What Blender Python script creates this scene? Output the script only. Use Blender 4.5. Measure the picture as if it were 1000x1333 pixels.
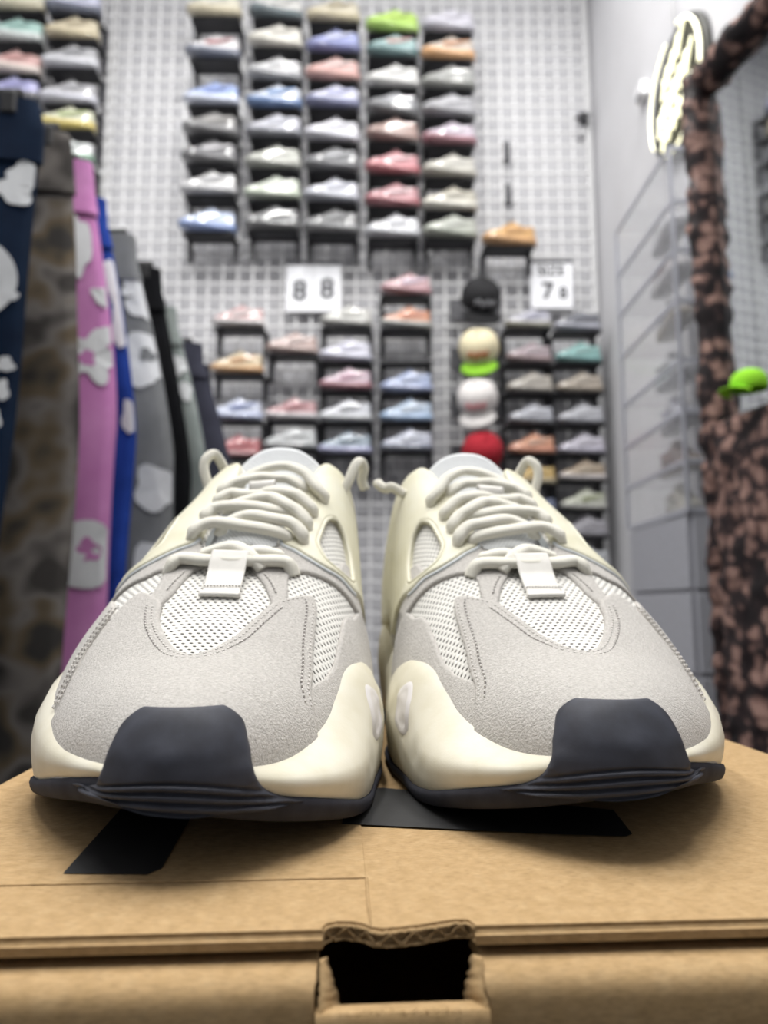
import bpy, bmesh, math, random
import numpy as np
from mathutils import Vector, Matrix
from mathutils.bvhtree import BVHTree

for o in list(bpy.data.objects): bpy.data.objects.remove(o, do_unlink=True)
SC = bpy.context.scene
COL = SC.collection

# ---------------------------------------------------------------- camera, world, lights, exposure
CAM_H, CAM_F, CAM_PITCH = .062, 950.0, 7.4
cam = bpy.data.cameras.new('camera')
cam.sensor_fit = 'HORIZONTAL'; cam.sensor_width = 36.0
cam.lens = 36.0 * CAM_F / 1000.0
cam.clip_start = .01; cam.clip_end = 60
cam.dof.use_dof = True; cam.dof.focus_distance = .212; cam.dof.aperture_fstop = 14.5
cam_o = bpy.data.objects.new('camera', cam); COL.objects.link(cam_o)
cam_o.location = (0, 0, CAM_H); cam_o.rotation_euler = (math.radians(90 + CAM_PITCH), 0, 0)
SC.camera = cam_o

world = bpy.data.worlds.new('world'); SC.world = world; world.use_nodes = True
bg = world.node_tree.nodes['Background']
bg.inputs[0].default_value = (.90, .95, 1.0, 1); bg.inputs[1].default_value = .20   # daylight through the open shop front

SC.view_settings.view_transform = 'Standard'; SC.view_settings.look = 'None'
SC.view_settings.gamma = 1.0; SC.view_settings.use_curve_mapping = False
SC.view_settings.exposure = 0.02

FLOOR_Z, CEIL_Z = -.60, 3.75     # the lid of the shoe box is z = 0
def area_light(name, loc, sx, sy, watts, col=(1, .985, .96)):
    l = bpy.data.lights.new(name, 'AREA'); l.shape = 'RECTANGLE'; l.size = sx; l.size_y = sy; l.energy = watts; l.color = col
    o = bpy.data.objects.new(name, l); COL.objects.link(o); o.location = loc
    return o
# LED strips below the ceiling of the shop
for _x, _y in [(-1.3, .35), (-.2, .35), (.8, .35), (-1.3, 1.85), (-.2, 1.85), (.8, 1.85)]:
    area_light('ceiling_strip', (_x, _y, CEIL_Z - .08), .16, 1.3, 42)
# ---------------------------------------------------------------- numeric helpers
def pchip(xs, ys):
    xs = np.array(xs, float); ys = np.array(ys, float)
    h = np.diff(xs); dl = np.diff(ys) / h
    m = np.zeros(len(xs)); m[0] = dl[0]; m[-1] = dl[-1]
    for i in range(1, len(xs) - 1):
        if dl[i-1] * dl[i] <= 0: m[i] = 0
        else:
            w1 = 2*h[i] + h[i-1]; w2 = h[i] + 2*h[i-1]
            m[i] = (w1 + w2) / (w1/dl[i-1] + w2/dl[i])
    def f(x):
        x = np.clip(np.asarray(x, float), xs[0], xs[-1])
        i = np.clip(np.searchsorted(xs, x, side='right') - 1, 0, len(xs) - 2)
        t = (x - xs[i]) / h[i]
        return ((2*t**3 - 3*t**2 + 1) * ys[i] + (t**3 - 2*t**2 + t) * h[i] * m[i]
                + (-2*t**3 + 3*t**2) * ys[i+1] + (t**3 - t**2) * h[i] * m[i+1])
    return f

def tab(*pairs):
    return pchip([p[0] for p in pairs], [p[1] for p in pairs])

# ---------------------------------------------------------------- the shoe's base surface (local metres, toe tip at y = 0, heel at y = .30,
# x > 0 is the inner side, z up from the ground)
SL = .300
wl_f = tab((0,.0),(.004,.0115),(.01,.0175),(.018,.0255),(.028,.0355),(.053,.0525),(.073,.0620),(.1,.0680),(.12,.0668),(.14,.0620),(.175,.0500),(.2,.0460),(.235,.0420),(.27,.0345),(.288,.0225),(.3,.0))
wm_f = tab((0,.0),(.004,.0105),(.01,.0155),(.018,.0205),(.035,.0290),(.055,.0365),(.078,.0420),(.1,.0450),(.12,.0450),(.14,.0410),(.16,.0385),(.185,.0362),(.21,.0345),(.24,.0335),(.27,.0305),(.288,.0225),(.3,.0))
zt_f = tab((0,.0235),(.003,.0280),(.008,.0340),(.018,.0385),(.035,.0430),(.05,.0470),(.07,.0560),(.09,.0665),(.11,.0775),(.14,.0980),(.175,.1220),(.2,.1360),(.235,.1420),(.27,.1400),(.29,.125),(.3,.060))
zb_f = tab((0,.0215),(.01,.0190),(.03,.0145),(.06,.0105),(.09,.0075),(.12,.006),(.3,.006))
xc_f = tab((0,0),(.02,-.0015),(.05,-.0060),(.09,-.0100),(.11,-.0108),(.14,-.0090),(.175,-.0030),(.2,0),(.3,0))
pp_f = tab((0,2.0),(.03,2.2),(.06,2.35),(.09,2.6),(.12,3.0),(.16,3.9),(.2,4.6),(.25,4.6),(.3,3))

def surf(s, t):
    """s along the length, t in [-1,1] from the outer to the inner edge"""
    s = np.asarray(s, float); t = np.asarray(t, float)
    wl, wm, zt, zb, p = wl_f(s), wm_f(s), zt_f(s), zb_f(s), pp_f(s)
    e = 2.0 / p
    ph = np.abs(t) ** (p / 2) * np.pi / 2
    sn = np.abs(np.sin(ph)); cs = np.abs(np.cos(ph))
    xc = xc_f(s)
    w = np.where(t < 0, wl + xc, wm - xc)
    x = xc + np.sign(t) * w * sn ** e
    z = zb + (zt - zb) * cs ** e
    return np.stack([x, s + 0 * t, z], -1)

NS, NT = 520, 380
_r = np.linspace(0, 1, NS)
GS = np.interp(_r, np.linspace(0, 1, 11), [0, .004, .016, .035, .055, .078, .102, .128, .157, .20, .2995])
# smooth the knots a little
for _ in range(30):
    GS[1:-1] = (GS[:-2] + 2*GS[1:-1] + GS[2:]) / 4
# t spread so that the samples are even along the section (mid foot)
_tt = np.linspace(-1, 1, 4001)
_P = surf(np.full_like(_tt, .075), _tt)
_L = np.concatenate([[0], np.cumsum(np.linalg.norm(np.diff(_P, axis=0), axis=1))])
GT = np.interp(np.linspace(0, _L[-1], NT), _L, _tt)
GSS, GTT = np.meshgrid(GS, GT, indexing='ij')
GP = surf(GSS, GTT)
_du = np.gradient(GP, axis=0); _dv = np.gradient(GP, axis=1)
GN = np.cross(_dv, _du); GN /= np.linalg.norm(GN, axis=-1, keepdims=True) + 1e-12
GN[GN[..., 2] < -0.3] *= -1
GN[0] = (0, -1, .2)
# arc-length texture coordinates in metres
_mid = np.argmin(np.abs(GT))
GU = np.zeros((NS, NT)); GV = np.zeros((NS, NT))
_lu = np.linalg.norm(np.diff(GP, axis=1), axis=-1)
GU[:, 1:] = np.cumsum(_lu, axis=1); GU -= GU[:, _mid:_mid+1]
GV[1:, :] = np.cumsum(np.linalg.norm(np.diff(GP[:, _mid], axis=0), axis=-1))[:, None]

def bil(G, s, t):
    """sample a grid at (s, t)"""
    i = np.clip(np.searchsorted(GS, s, side='right') - 1, 0, NS - 2)
    j = np.clip(np.searchsorted(GT, t, side='right') - 1, 0, NT - 2)
    a = (s - GS[i]) / (GS[i+1] - GS[i]); b = (t - GT[j]) / (GT[j+1] - GT[j])
    if G.ndim == 3: a = a[..., None]; b = b[..., None]
    return (1-a)*(1-b)*G[i, j] + a*(1-b)*G[i+1, j] + (1-a)*b*G[i, j+1] + a*b*G[i+1, j+1]

def on_shoe(s, t, h=0.0):
    s = np.atleast_1d(np.asarray(s, float)); t = np.atleast_1d(np.asarray(t, float))
    n = bil(GN, s, t); n /= np.linalg.norm(n, axis=-1, keepdims=True)
    h = np.asarray(h, float)
    return surf(s, t) + n * (h[..., None] if h.ndim else h)

def smooth_closed(pts, n=12, closed=True):
    """Catmull-Rom through the points"""
    P = np.array(pts, float); N = len(P); out = []
    rng = range(N) if closed else range(N - 1)
    for i in rng:
        if closed: p0, p1, p2, p3 = P[i-1], P[i], P[(i+1) % N], P[(i+2) % N]
        else: p0, p1, p2, p3 = P[max(i-1, 0)], P[i], P[i+1], P[min(i+2, N-1)]
        for k in range(n):
            t = k / n
            out.append(.5*((2*p1) + (p2-p0)*t + (2*p0-5*p1+4*p2-p3)*t*t + (3*p1-p0-3*p2+p3)*t**3))
    if not closed: out.append(P[-1])
    return np.array(out)

def inside_poly(px, py, poly):
    r = np.zeros(px.shape, bool)
    x1, y1 = poly[-1]
    for x2, y2 in poly:
        c = (y1 > py) != (y2 > py)
        if y1 != y2:
            r ^= c & (px < (x2 - x1) * (py - y1) / (y2 - y1) + x1)
        x1, y1 = x2, y2
    return r
# ---------------------------------------------------------------- object helpers
def prop(o, label=None, cat=None, group=None, kind=None):
    if label: o['label'] = label
    if cat: o['category'] = cat
    if group: o['group'] = group
    if kind: o['kind'] = kind
    return o
def link(o, parent=None):
    COL.objects.link(o)
    if parent is not None: o.parent = parent
    return o
def empty(name, loc=(0, 0, 0), rz=0.0, label=None, cat=None, group=None, kind=None):
    o = bpy.data.objects.new(name, None); o.location = loc; o.rotation_euler = (0, 0, rz); o.empty_display_size = .05
    return prop(link(o), label, cat, group, kind)
def mesh_data(name, V, Fc, mat=None, smooth=True, uv=None):
    me = bpy.data.meshes.new(name)
    V = np.asarray(V, float); 
    me.from_pydata([tuple(v) for v in V] if len(V) < 1 else V.tolist(), [], Fc.tolist() if hasattr(Fc, 'tolist') else Fc)
    if mat is not None:
        for m in (mat if isinstance(mat, (list, tuple)) else [mat]): me.materials.append(m)
    if smooth: me.polygons.foreach_set('use_smooth', np.ones(len(me.polygons), bool))
    if uv is not None:
        l = me.uv_layers.new(name='UVMap'); idx = np.zeros(len(me.loops), int); me.loops.foreach_get('vertex_index', idx)
        l.data.foreach_set('uv', np.asarray(uv, float)[idx].ravel())
    me.update()
    return me
def obj(name, me, parent=None, **k):
    return prop(link(bpy.data.objects.new(name, me), parent), **k)
def copy_tree(o, parent=None):
    c = o.copy(); link(c); c.parent = parent
    for ch in list(o.children): copy_tree(ch, c)
    return c

class MB:
    """collects simple shapes into one mesh"""
    def __init__(s): s.v = []; s.f = []; s.mi = []
    def add(s, V, Fc, mi=0):
        b = len(s.v); s.v += [tuple(map(float, v)) for v in V]; s.f += [tuple(int(i) + b for i in f) for f in Fc]; s.mi += [mi] * len(Fc)
        return s
    def box(s, x0, x1, y0, y1, z0, z1, b=0.0, mi=0, M=None):
        if b <= 0:
            V = [(x, y, z) for x in (x0, x1) for y in (y0, y1) for z in (z0, z1)]
            Fc = [(0,1,3,2),(4,6,7,5),(0,4,5,1),(2,3,7,6),(0,2,6,4),(1,5,7,3)]
        else:
            V = []; 
            for (x, sx) in ((x0, 1), (x1, -1)):
                for (y, sy) in ((y0, 1), (y1, -1)):
                    for (z, sz) in ((z0, 1), (z1, -1)):
                        V += [(x, y + sy*b, z + sz*b), (x + sx*b, y, z + sz*b), (x + sx*b, y + sy*b, z)]
            i = lambda a, c, d, k: (a*4 + c*2 + d)*3 + k
            Fc = [(i(0,0,0,0),i(0,0,1,0),i(0,1,1,0),i(0,1,0,0)),(i(1,0,0,0),i(1,1,0,0),i(1,1,1,0),i(1,0,1,0)),
                  (i(0,0,0,1),i(1,0,0,1),i(1,0,1,1),i(0,0,1,1)),(i(0,1,0,1),i(0,1,1,1),i(1,1,1,1),i(1,1,0,1)),
                  (i(0,0,0,2),i(0,1,0,2),i(1,1,0,2),i(1,0,0,2)),(i(0,0,1,2),i(1,0,1,2),i(1,1,1,2),i(0,1,1,2))]
            for a in (0, 1):
                for c in (0, 1):
                    Fc += [(i(a,c,0,0),i(a,c,1,0),i(a,c,1,1),i(a,c,0,1)), (i(a,0,c,0),i(a,1,c,0),i(a,1,c,2),i(a,0,c,2)), (i(0,a,c,1),i(1,a,c,1),i(1,a,c,2),i(0,a,c,2))]
                    for d in (0, 1): Fc.append((i(a,c,d,0), i(a,c,d,1), i(a,c,d,2)))
        if M is not None: V = [tuple(M @ Vector(v)) for v in V]
        return s.add(V, Fc, mi)
    def tube(s, pts, r, n=8, mi=0, closed=False):
        P = np.array(pts, float); N = len(P)
        rr = np.full(N, r) if np.isscalar(r) else np.array(r)
        T = np.gradient(P, axis=0) if not closed else np.roll(P, -1, 0) - np.roll(P, 1, 0)
        T /= np.linalg.norm(T, axis=1, keepdims=True) + 1e-12
        u = np.cross(T[0], (0, 0, 1.0)); 
        if np.linalg.norm(u) < .1: u = np.cross(T[0], (0, 1.0, 0))
        V = []
        for i in range(N):
            u = u - T[i] * np.dot(u, T[i]); u /= np.linalg.norm(u); w = np.cross(T[i], u)
            for k in range(n):
                a = 2*math.pi*k/n; V.append(P[i] + rr[i]*(math.cos(a)*u + math.sin(a)*w))
        Fc = []
        for i in range(N if closed else N - 1):
            j = (i + 1) % N
            for k in range(n): Fc.append((i*n+k, i*n+(k+1) % n, j*n+(k+1) % n, j*n+k))
        if not closed: Fc += [tuple(range(n-1, -1, -1)), tuple((N-1)*n + k for k in range(n))]
        return s.add(V, Fc, mi)
    def prism(s, poly, h0, h1, axis='z', mi=0):
        n = len(poly)
        def P(a, b, h): return {'z': (a, b, h), 'y': (a, h, b), 'x': (h, a, b)}[axis]
        V = [P(a, b, h0) for a, b in poly] + [P(a, b, h1) for a, b in poly]
        Fc = [tuple(range(n-1, -1, -1)), tuple(range(n, 2*n))] + [(i, (i+1) % n, n+(i+1) % n, n+i) for i in range(n)]
        return s.add(V, Fc, mi)
    def lathe(s, prof, n=24, mi=0, c=(0, 0, 0)):
        V = [(c[0]+r*math.cos(2*math.pi*k/n), c[1]+r*math.sin(2*math.pi*k/n), c[2]+z) for r, z in prof for k in range(n)]
        Fc = [(i*n+k, i*n+(k+1) % n, (i+1)*n+(k+1) % n, (i+1)*n+k) for i in range(len(prof)-1) for k in range(n)]
        return s.add(V, Fc, mi)
    def data(s, name, mat, smooth=False, fix=True):
        me = mesh_data(name, np.array(s.v), s.f, mat, smooth)
        me.polygons.foreach_set('material_index', s.mi)
        if fix:
            bm = bmesh.new(); bm.from_mesh(me); bmesh.ops.recalc_face_normals(bm, faces=bm.faces); bm.to_mesh(me); bm.free()
        return me
    def build(s, name, mat, parent=None, smooth=False, **k):
        return obj(name, s.data(name, mat, smooth), parent, **k)

def smooth_angle(o, deg=40):
    me = o.data; me.polygons.foreach_set('use_smooth', np.ones(len(me.polygons), bool))
    me.set_sharp_from_angle(angle=math.radians(deg)); return o

# ---------------------------------------------------------------- materials
MATS = {}
def new_mat(name, col=(.8, .8, .8), rough=.6, metal=0.0, spec=.5):
    m = bpy.data.materials.new(name); m.use_nodes = True
    b = m.node_tree.nodes['Principled BSDF']
    b.inputs['Base Color'].default_value = (*col, 1); b.inputs['Roughness'].default_value = rough
    b.inputs['Metallic'].default_value = metal; b.inputs['Specular IOR Level'].default_value = spec
    MATS[name] = m
    return m
def N(m, typ, **k):
    n = m.node_tree.nodes.new(typ)
    for a, v in k.items():
        if hasattr(n, a): setattr(n, a, v)
    return n
def L(m, a, b): m.node_tree.links.new(a, b)
def bsdf(m): return m.node_tree.nodes['Principled BSDF']
def rgb(h):
    """sRGB hex -> linear"""
    c = [int(h[i:i+2], 16) / 255 for i in (0, 2, 4)]
    return tuple(x/12.92 if x <= .04045 else ((x+.055)/1.055)**2.4 for x in c)
def ramp(m, fac, stops):
    r = N(m, 'ShaderNodeValToRGB'); L(m, fac, r.inputs[0])
    e = r.color_ramp.elements
    while len(e) < len(stops): e.new(.5)
    for i, (p, c) in enumerate(stops): e[i].position = p; e[i].color = (*c, 1)
    return r
def noise(m, scale, detail=3, rough=.55, coord='Object', dist=0.0, vec=None):
    n = N(m, 'ShaderNodeTexNoise'); n.inputs['Scale'].default_value = scale; n.inputs['Detail'].default_value = detail
    n.inputs['Roughness'].default_value = rough; n.inputs['Distortion'].default_value = dist
    if vec is None:
        t = N(m, 'ShaderNodeTexCoord'); vec = t.outputs[coord]
    L(m, vec, n.inputs['Vector']); return n
def bump(m, height, strength=.3, dist=.001, normal=None):
    b = N(m, 'ShaderNodeBump'); b.inputs['Strength'].default_value = strength; b.inputs['Distance'].default_value = dist
    L(m, height, b.inputs['Height'])
    if normal is not None: L(m, normal, b.inputs['Normal'])
    L(m, b.outputs[0], bsdf(m).inputs['Normal']); return b
def math_n(m, op, a, b=None, c=None):
    n = N(m, 'ShaderNodeMath'); n.operation = op
    for i, v in enumerate((a, b, c)):
        if v is None: continue
        if isinstance(v, (int, float)): n.inputs[i].default_value = v
        else: L(m, v, n.inputs[i])
    return n.outputs[0]
def mottled(name, cols, scale, rough=.8, bscale=None, bstr=.3, bdist=.001, spec=.4, detail=3):
    m = new_mat(name, cols[0], rough, spec=spec)
    n = noise(m, scale, detail)
    r = ramp(m, n.outputs[0], [(.3 + .4*i/(max(1, len(cols)-1)), c) for i, c in enumerate(cols)])
    L(m, r.outputs[0], bsdf(m).inputs['Base Color'])
    if bscale: bump(m, noise(m, bscale, 4).outputs[0], bstr, bdist)
    return m
_plain = {}
def plain(hexcol, rough=.6, metal=0.0):
    k = (hexcol, rough, metal)
    if k not in _plain:
        m = new_mat('paint_' + hexcol, rgb(hexcol), rough, metal)
        n = noise(m, 60, 2); mx = N(m, 'ShaderNodeMixRGB'); mx.inputs[0].default_value = .12
        mx.inputs[1].default_value = (*rgb(hexcol), 1); L(m, n.outputs[0], mx.inputs[2]); mx.blend_type = 'OVERLAY'
        L(m, mx.outputs[0], bsdf(m).inputs['Base Color'])
        _plain[k] = m
    return _plain[k]
# ---------------------------------------------------------------- the pair of sneakers on the box
def mesh_fabric(name, col, hole, pu, pv, depth=.5):
    """knitted mesh: staggered little openings, pitch in metres along the fabric"""
    m = new_mat(name, col, .85, spec=.25)
    uv = N(m, 'ShaderNodeUVMap'); sp = N(m, 'ShaderNodeSeparateXYZ'); L(m, uv.outputs[0], sp.inputs[0])
    u = math_n(m, 'DIVIDE', sp.outputs[0], pu); v = math_n(m, 'DIVIDE', sp.outputs[1], pv)
    row = math_n(m, 'FLOOR', v); off = math_n(m, 'MULTIPLY', math_n(m, 'MODULO', row, 2.0), .5)
    fu = math_n(m, 'SUBTRACT', math_n(m, 'FRACT', math_n(m, 'ADD', math_n(m, 'ADD', u, off), 500.0)), .5)
    fv = math_n(m, 'SUBTRACT', math_n(m, 'FRACT', math_n(m, 'ADD', v, 500.0)), .5)
    # slightly slanted oval
    fu2 = math_n(m, 'ADD', fu, math_n(m, 'MULTIPLY', fv, .35))
    d = math_n(m, 'SQRT', math_n(m, 'ADD', math_n(m, 'POWER', math_n(m, 'MULTIPLY', math_n(m, 'ABSOLUTE', fu2), 1.0), 2.0),
                                 math_n(m, 'POWER', math_n(m, 'MULTIPLY', math_n(m, 'ABSOLUTE', fv), 1.0), 2.0)))
    r = ramp(m, d, [(.18, hole), (.27, col)])
    n = noise(m, 90, 2)
    mx = N(m, 'ShaderNodeMixRGB'); mx.blend_type = 'MULTIPLY'; mx.inputs[0].default_value = .10; L(m, r.outputs[0], mx.inputs[1]); L(m, n.outputs[0], mx.inputs[2])
    L(m, mx.outputs[0], bsdf(m).inputs['Base Color'])
    hr = ramp(m, d, [(.12, (0, 0, 0)), (.42, (1, 1, 1))])
    bump(m, hr.outputs[0], depth, .0006)
    return m

m_suede = mottled('grey_suede', [rgb('b1ada7'), rgb('c0bcb6'), rgb('cdc9c3')], 1000, .95, 1500, .6, .0012, spec=.15, detail=5)
bsdf(m_suede).inputs['Sheen Weight'].default_value = .25
m_suede2 = mottled('grey_suede_edge', [rgb('a39d97'), rgb('b4afab')], 600, .95, 1500, .4, .0006, spec=.15)
m_vent = mesh_fabric('white_knit_mesh', rgb('e2e0da'), rgb('46433e'), .0026, .0022)
m_tongue = mesh_fabric('pale_tongue_mesh', rgb('e6e8e9'), rgb('bcc0c3'), .0018, .0016, .35)
m_lining = mottled('grey_lining', [rgb('c3c8cb'), rgb('d4d7d8')], 700, .9, 2500, .3, .0004)
m_tpu = mottled('cream_quarter', [rgb('cfcbb0'), rgb('d8d4bd'), rgb('dcd9c6')], 45, .48, 900, .06, .0004, spec=.4)
m_foam = mottled('cream_midsole_foam', [rgb('d2ccb6'), rgb('dad5c3'), rgb('dedacb')], 60, .5, 1400, .10, .0004, spec=.4)
m_rubber = mottled('charcoal_rubber', [rgb('303138'), rgb('373942'), rgb('3e404a')], 120, .6, 2200, .10, .0003, spec=.3)
m_outsole = mottled('charcoal_outsole_rubber', [rgb('2a2b32'), rgb('31323a'), rgb('373840')], 120, .8, 2200, .10, .0003, spec=.2)
m_lace = new_mat('cream_lace', rgb('e6e3d7'), .85, spec=.25)
def _lace():
    m = m_lace
    uv = N(m, 'ShaderNodeUVMap'); sp = N(m, 'ShaderNodeSeparateXYZ'); L(m, uv.outputs[0], sp.inputs[0])
    a = math_n(m, 'SINE', math_n(m, 'MULTIPLY', math_n(m, 'ADD', sp.outputs[0], sp.outputs[1]), 5200.0))
    b = math_n(m, 'SINE', math_n(m, 'MULTIPLY', math_n(m, 'SUBTRACT', sp.outputs[0], sp.outputs[1]), 5200.0))
    bump(m, math_n(m, 'MULTIPLY', a, b), .35, .0004)
_lace()
m_tab = mottled('ivory_tab', [rgb('d9d6cf'), rgb('dfdcd5')], 300, .6, 2600, .15, .0003)
m_insert = new_mat('pale_sole_insert', rgb('dcd8d6'), .35)
m_thread = plain('c9c5c0', .8); m_hole = plain('6f6a66', .9)

def panel(name, poly, th, mat, parent, edge=.0012, holes=(), h0=0.0, under=None, stride=1, smooth_n=10, whole=False, closed_smooth=True, mat_edge=None):
    """a sheet lying on the shoe's surface, cut along a closed outline given in (s, t)"""
    GSs, GTs = GS[::stride], GT[::stride]
    SS, TT = np.meshgrid(GSs, GTs, indexing='ij')
    outs = []
    if poly is not None: outs.append(smooth_closed(poly, smooth_n))
    hs = [smooth_closed(h, smooth_n) for h in holes]
    ins = np.ones(SS.shape, bool) if poly is None else inside_poly(SS, TT, outs[0])
    for h in hs: ins &= ~inside_poly(SS, TT, h)
    curves = []
    for c in outs + hs:
        # dense resample of the outline
        q = np.vstack([c, c[:1]]); ln = np.concatenate([[0], np.cumsum(np.linalg.norm(np.diff(surf(q[:, 0].clip(1e-4, .2995), q[:, 1].clip(-1, 1)), axis=0), axis=1))])
        k = np.linspace(0, ln[-1], max(40, int(ln[-1] / .0005)))
        curves.append(np.stack([np.interp(k, ln, q[:, 0]), np.interp(k, ln, q[:, 1])], 1))
    C = np.vstack(curves); C[:, 0] = C[:, 0].clip(1e-4, .2995); C[:, 1] = C[:, 1].clip(-1, 1)
    CP = surf(C[:, 0], C[:, 1])
    cell = ins[:-1, :-1] | ins[1:, :-1] | ins[:-1, 1:] | ins[1:, 1:]
    need = np.zeros(SS.shape, bool)
    need[:-1, :-1] |= cell; need[1:, :-1] |= cell; need[:-1, 1:] |= cell; need[1:, 1:] |= cell
    idx = np.full(SS.shape, -1); ids = np.argwhere(need); idx[need] = np.arange(len(ids))
    s = SS[need].copy(); t = TT[need].copy(); inn = ins[need]
    P = surf(s, t); D = np.zeros(len(s)); NI = np.zeros(len(s), int)
    for a in range(0, len(s), 4000):
        d2 = ((P[a:a+4000, None, :].astype(np.float32) - CP[None].astype(np.float32)) ** 2).sum(-1); NI[a:a+4000] = d2.argmin(1); D[a:a+4000] = np.sqrt(d2.min(1))
    s[~inn] = C[NI[~inn], 0]; t[~inn] = C[NI[~inn], 1]; D[~inn] = 0
    n = bil(GN, s, t); n /= np.linalg.norm(n, axis=1, keepdims=True)
    base = surf(s, t)
    k = np.clip(D / edge, 0, 1)
    hgt = h0 + th * (.35 + .65 * np.sqrt(1 - (1 - k) ** 2))
    V = base + n * hgt[:, None]
    ci = np.argwhere(cell)
    Fc = np.stack([idx[ci[:, 0], ci[:, 1]], idx[ci[:, 0], ci[:, 1]+1], idx[ci[:, 0]+1, ci[:, 1]+1], idx[ci[:, 0]+1, ci[:, 1]]], 1)
    E = np.vstack([Fc[:, [0, 1]], Fc[:, [1, 2]], Fc[:, [2, 3]], Fc[:, [3, 0]]])
    key = np.sort(E, 1); _, first, cnt = np.unique(key[:, 0] * 10**7 + key[:, 1], return_index=True, return_counts=True)
    B = E[first[cnt == 1]]
    bv = np.unique(B); mp = np.full(len(V), -1)
    low = h0 - .0006 if under is None else h0 - under
    uv = np.stack([bil(GU, s, t), bil(GV, s, t)], 1)
    if under is None:
        mp[bv] = len(V) + np.arange(len(bv)); V2 = base[bv] + n[bv] * low
        Vall = np.vstack([V, V2]); uv = np.vstack([uv, uv[bv]])
        sk = np.stack([B[:, 1], B[:, 0], mp[B[:, 0]], mp[B[:, 1]]], 1); Fall = np.vstack([Fc, sk])
    else:
        V2 = base + n * low; o = len(V)
        Vall = np.vstack([V, V2]); uv = np.vstack([uv, uv])
        sk = np.stack([B[:, 1], B[:, 0], B[:, 0] + o, B[:, 1] + o], 1); Fall = np.vstack([Fc, sk, Fc[:, ::-1] + o])
    mats = [mat] + ([mat_edge] if mat_edge else [])
    me = mesh_data(name, Vall, Fall, mats, True, uv)
    if mat_edge:
        mi = np.zeros(len(Fall), int); mi[len(Fc):] = 1; me.polygons.foreach_set('material_index', mi)
    me.set_sharp_from_angle(angle=math.radians(50))
    return obj(name, me, parent)

def ribbon(name, P, Nn, wa, wb, mat, parent, n=14, ends=True):
    """flattened cord swept along P with its broad side facing Nn"""
    P = np.array(P, float); Nn = np.array(Nn, float)
    T = np.gradient(P, axis=0); T /= np.linalg.norm(T, axis=1, keepdims=True)
    Nn = Nn - T * (Nn * T).sum(1, keepdims=True); Nn /= np.linalg.norm(Nn, axis=1, keepdims=True); W = np.cross(T, Nn)
    M = len(P); a = np.linspace(0, 2*np.pi, n, endpoint=False)
    ca = np.sign(np.cos(a)) * np.abs(np.cos(a)) ** .8; sa = np.sign(np.sin(a)) * np.abs(np.sin(a)) ** .8
    tp = np.ones(M)
    V = P[:, None] + (wa * tp)[:, None, None] * ca[None, :, None] * W[:, None] + (wb * tp)[:, None, None] * sa[None, :, None] * Nn[:, None]
    ln = np.concatenate([[0], np.cumsum(np.linalg.norm(np.diff(P, axis=0), axis=1))])
    uv = np.stack([np.repeat(ln[:, None], n, 1), np.repeat((a * (wa + wb) / 2)[None], M, 0)], -1).reshape(-1, 2)
    i, k = np.meshgrid(np.arange(M-1), np.arange(n), indexing='ij'); i = i.ravel(); k = k.ravel()
    Fc = np.stack([i*n+k, i*n+(k+1) % n, (i+1)*n+(k+1) % n, (i+1)*n+k], 1).tolist()
    Fc += [list(range(n-1, -1, -1)), [(M-1)*n+q for q in range(n)]]
    return obj(name, mesh_data(name, V.reshape(-1, 3), Fc, mat, True, uv), parent)

def strand(pts, hs, parent, wa=.0028, wb=.0017, name='lace'):
    """a lace strand over the shoe; pts are (s, t), hs heights above the surface"""
    A = smooth_closed([(a, b, h) for (a, b), h in zip(pts, hs)], 8, closed=False)
    P = on_shoe(A[:, 0], A[:, 1], A[:, 2]); nn = bil(GN, A[:, 0], A[:, 1])
    for _ in range(6): P[1:-1] = (P[:-2] + 2*P[1:-1] + P[2:]) / 4
    for _ in range(20): nn[1:-1] = (nn[:-2] + 2*nn[1:-1] + nn[2:]) / 4
    return ribbon(name, P, nn, wa, wb, m_lace, parent)

def free_cord(pts, parent, wa=.0025, wb=.0019, name='lace_loop', nrm=(0, -1, .3)):
    A = smooth_closed(pts, 10, closed=False)
    return ribbon(name, A, np.tile(np.array(nrm, float), (len(A), 1)), wa, wb, m_lace, parent)

# ---- outlines in (s, t)
VENT = [(.1110,-.060),(.1085,-.110),(.1053,-.155),(.0977,-.184),(.0903,-.202),(.0842,-.234),(.0751,-.221),(.0658,-.186),(.0574,-.139),(.0505,-.085),(.0478,-.025),(.0508,.039),(.0561,.095),(.0618,.145),(.0711,.192),(.0796,.236),(.0852,.262),(.0903,.239),(.0972,.201),(.1028,.157),(.1078,.114),(.1110,.06)]
TOECAP = [(.0842,-.236),(.0912,-.296),(.0958,-.358),(.0945,-.395),(.0921,-.426),(.081,-.491),(.0711,-.549),(.0663,-.574),(.0623,-.600),(.0583,-.640),(.0532,-.690),(.050,-.80),(.048,-.97),
          (.030,-.985),(.012,-.985),(.0005,-.98),(.0005,-.5),(.0005,0),(.0005,.5),(.0005,.98),(.012,.985),(.030,.985),(.0400,.97),(.0405,.80),(.0440,.700),(.0475,.645),(.0515,.600),(.0605,.558),(.0698,.518),(.0805,.497),(.0912,.478),(.0975,.457),(.0981,.433),(.0955,.390),(.093,.358),(.0889,.308),
          (.0852,.266),(.0796,.236),(.0711,.192),(.0618,.145),(.0561,.095),(.0508,.039),(.0478,-.025),(.0505,-.085),(.0574,-.139),(.0658,-.186),(.0751,-.221)]
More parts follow.
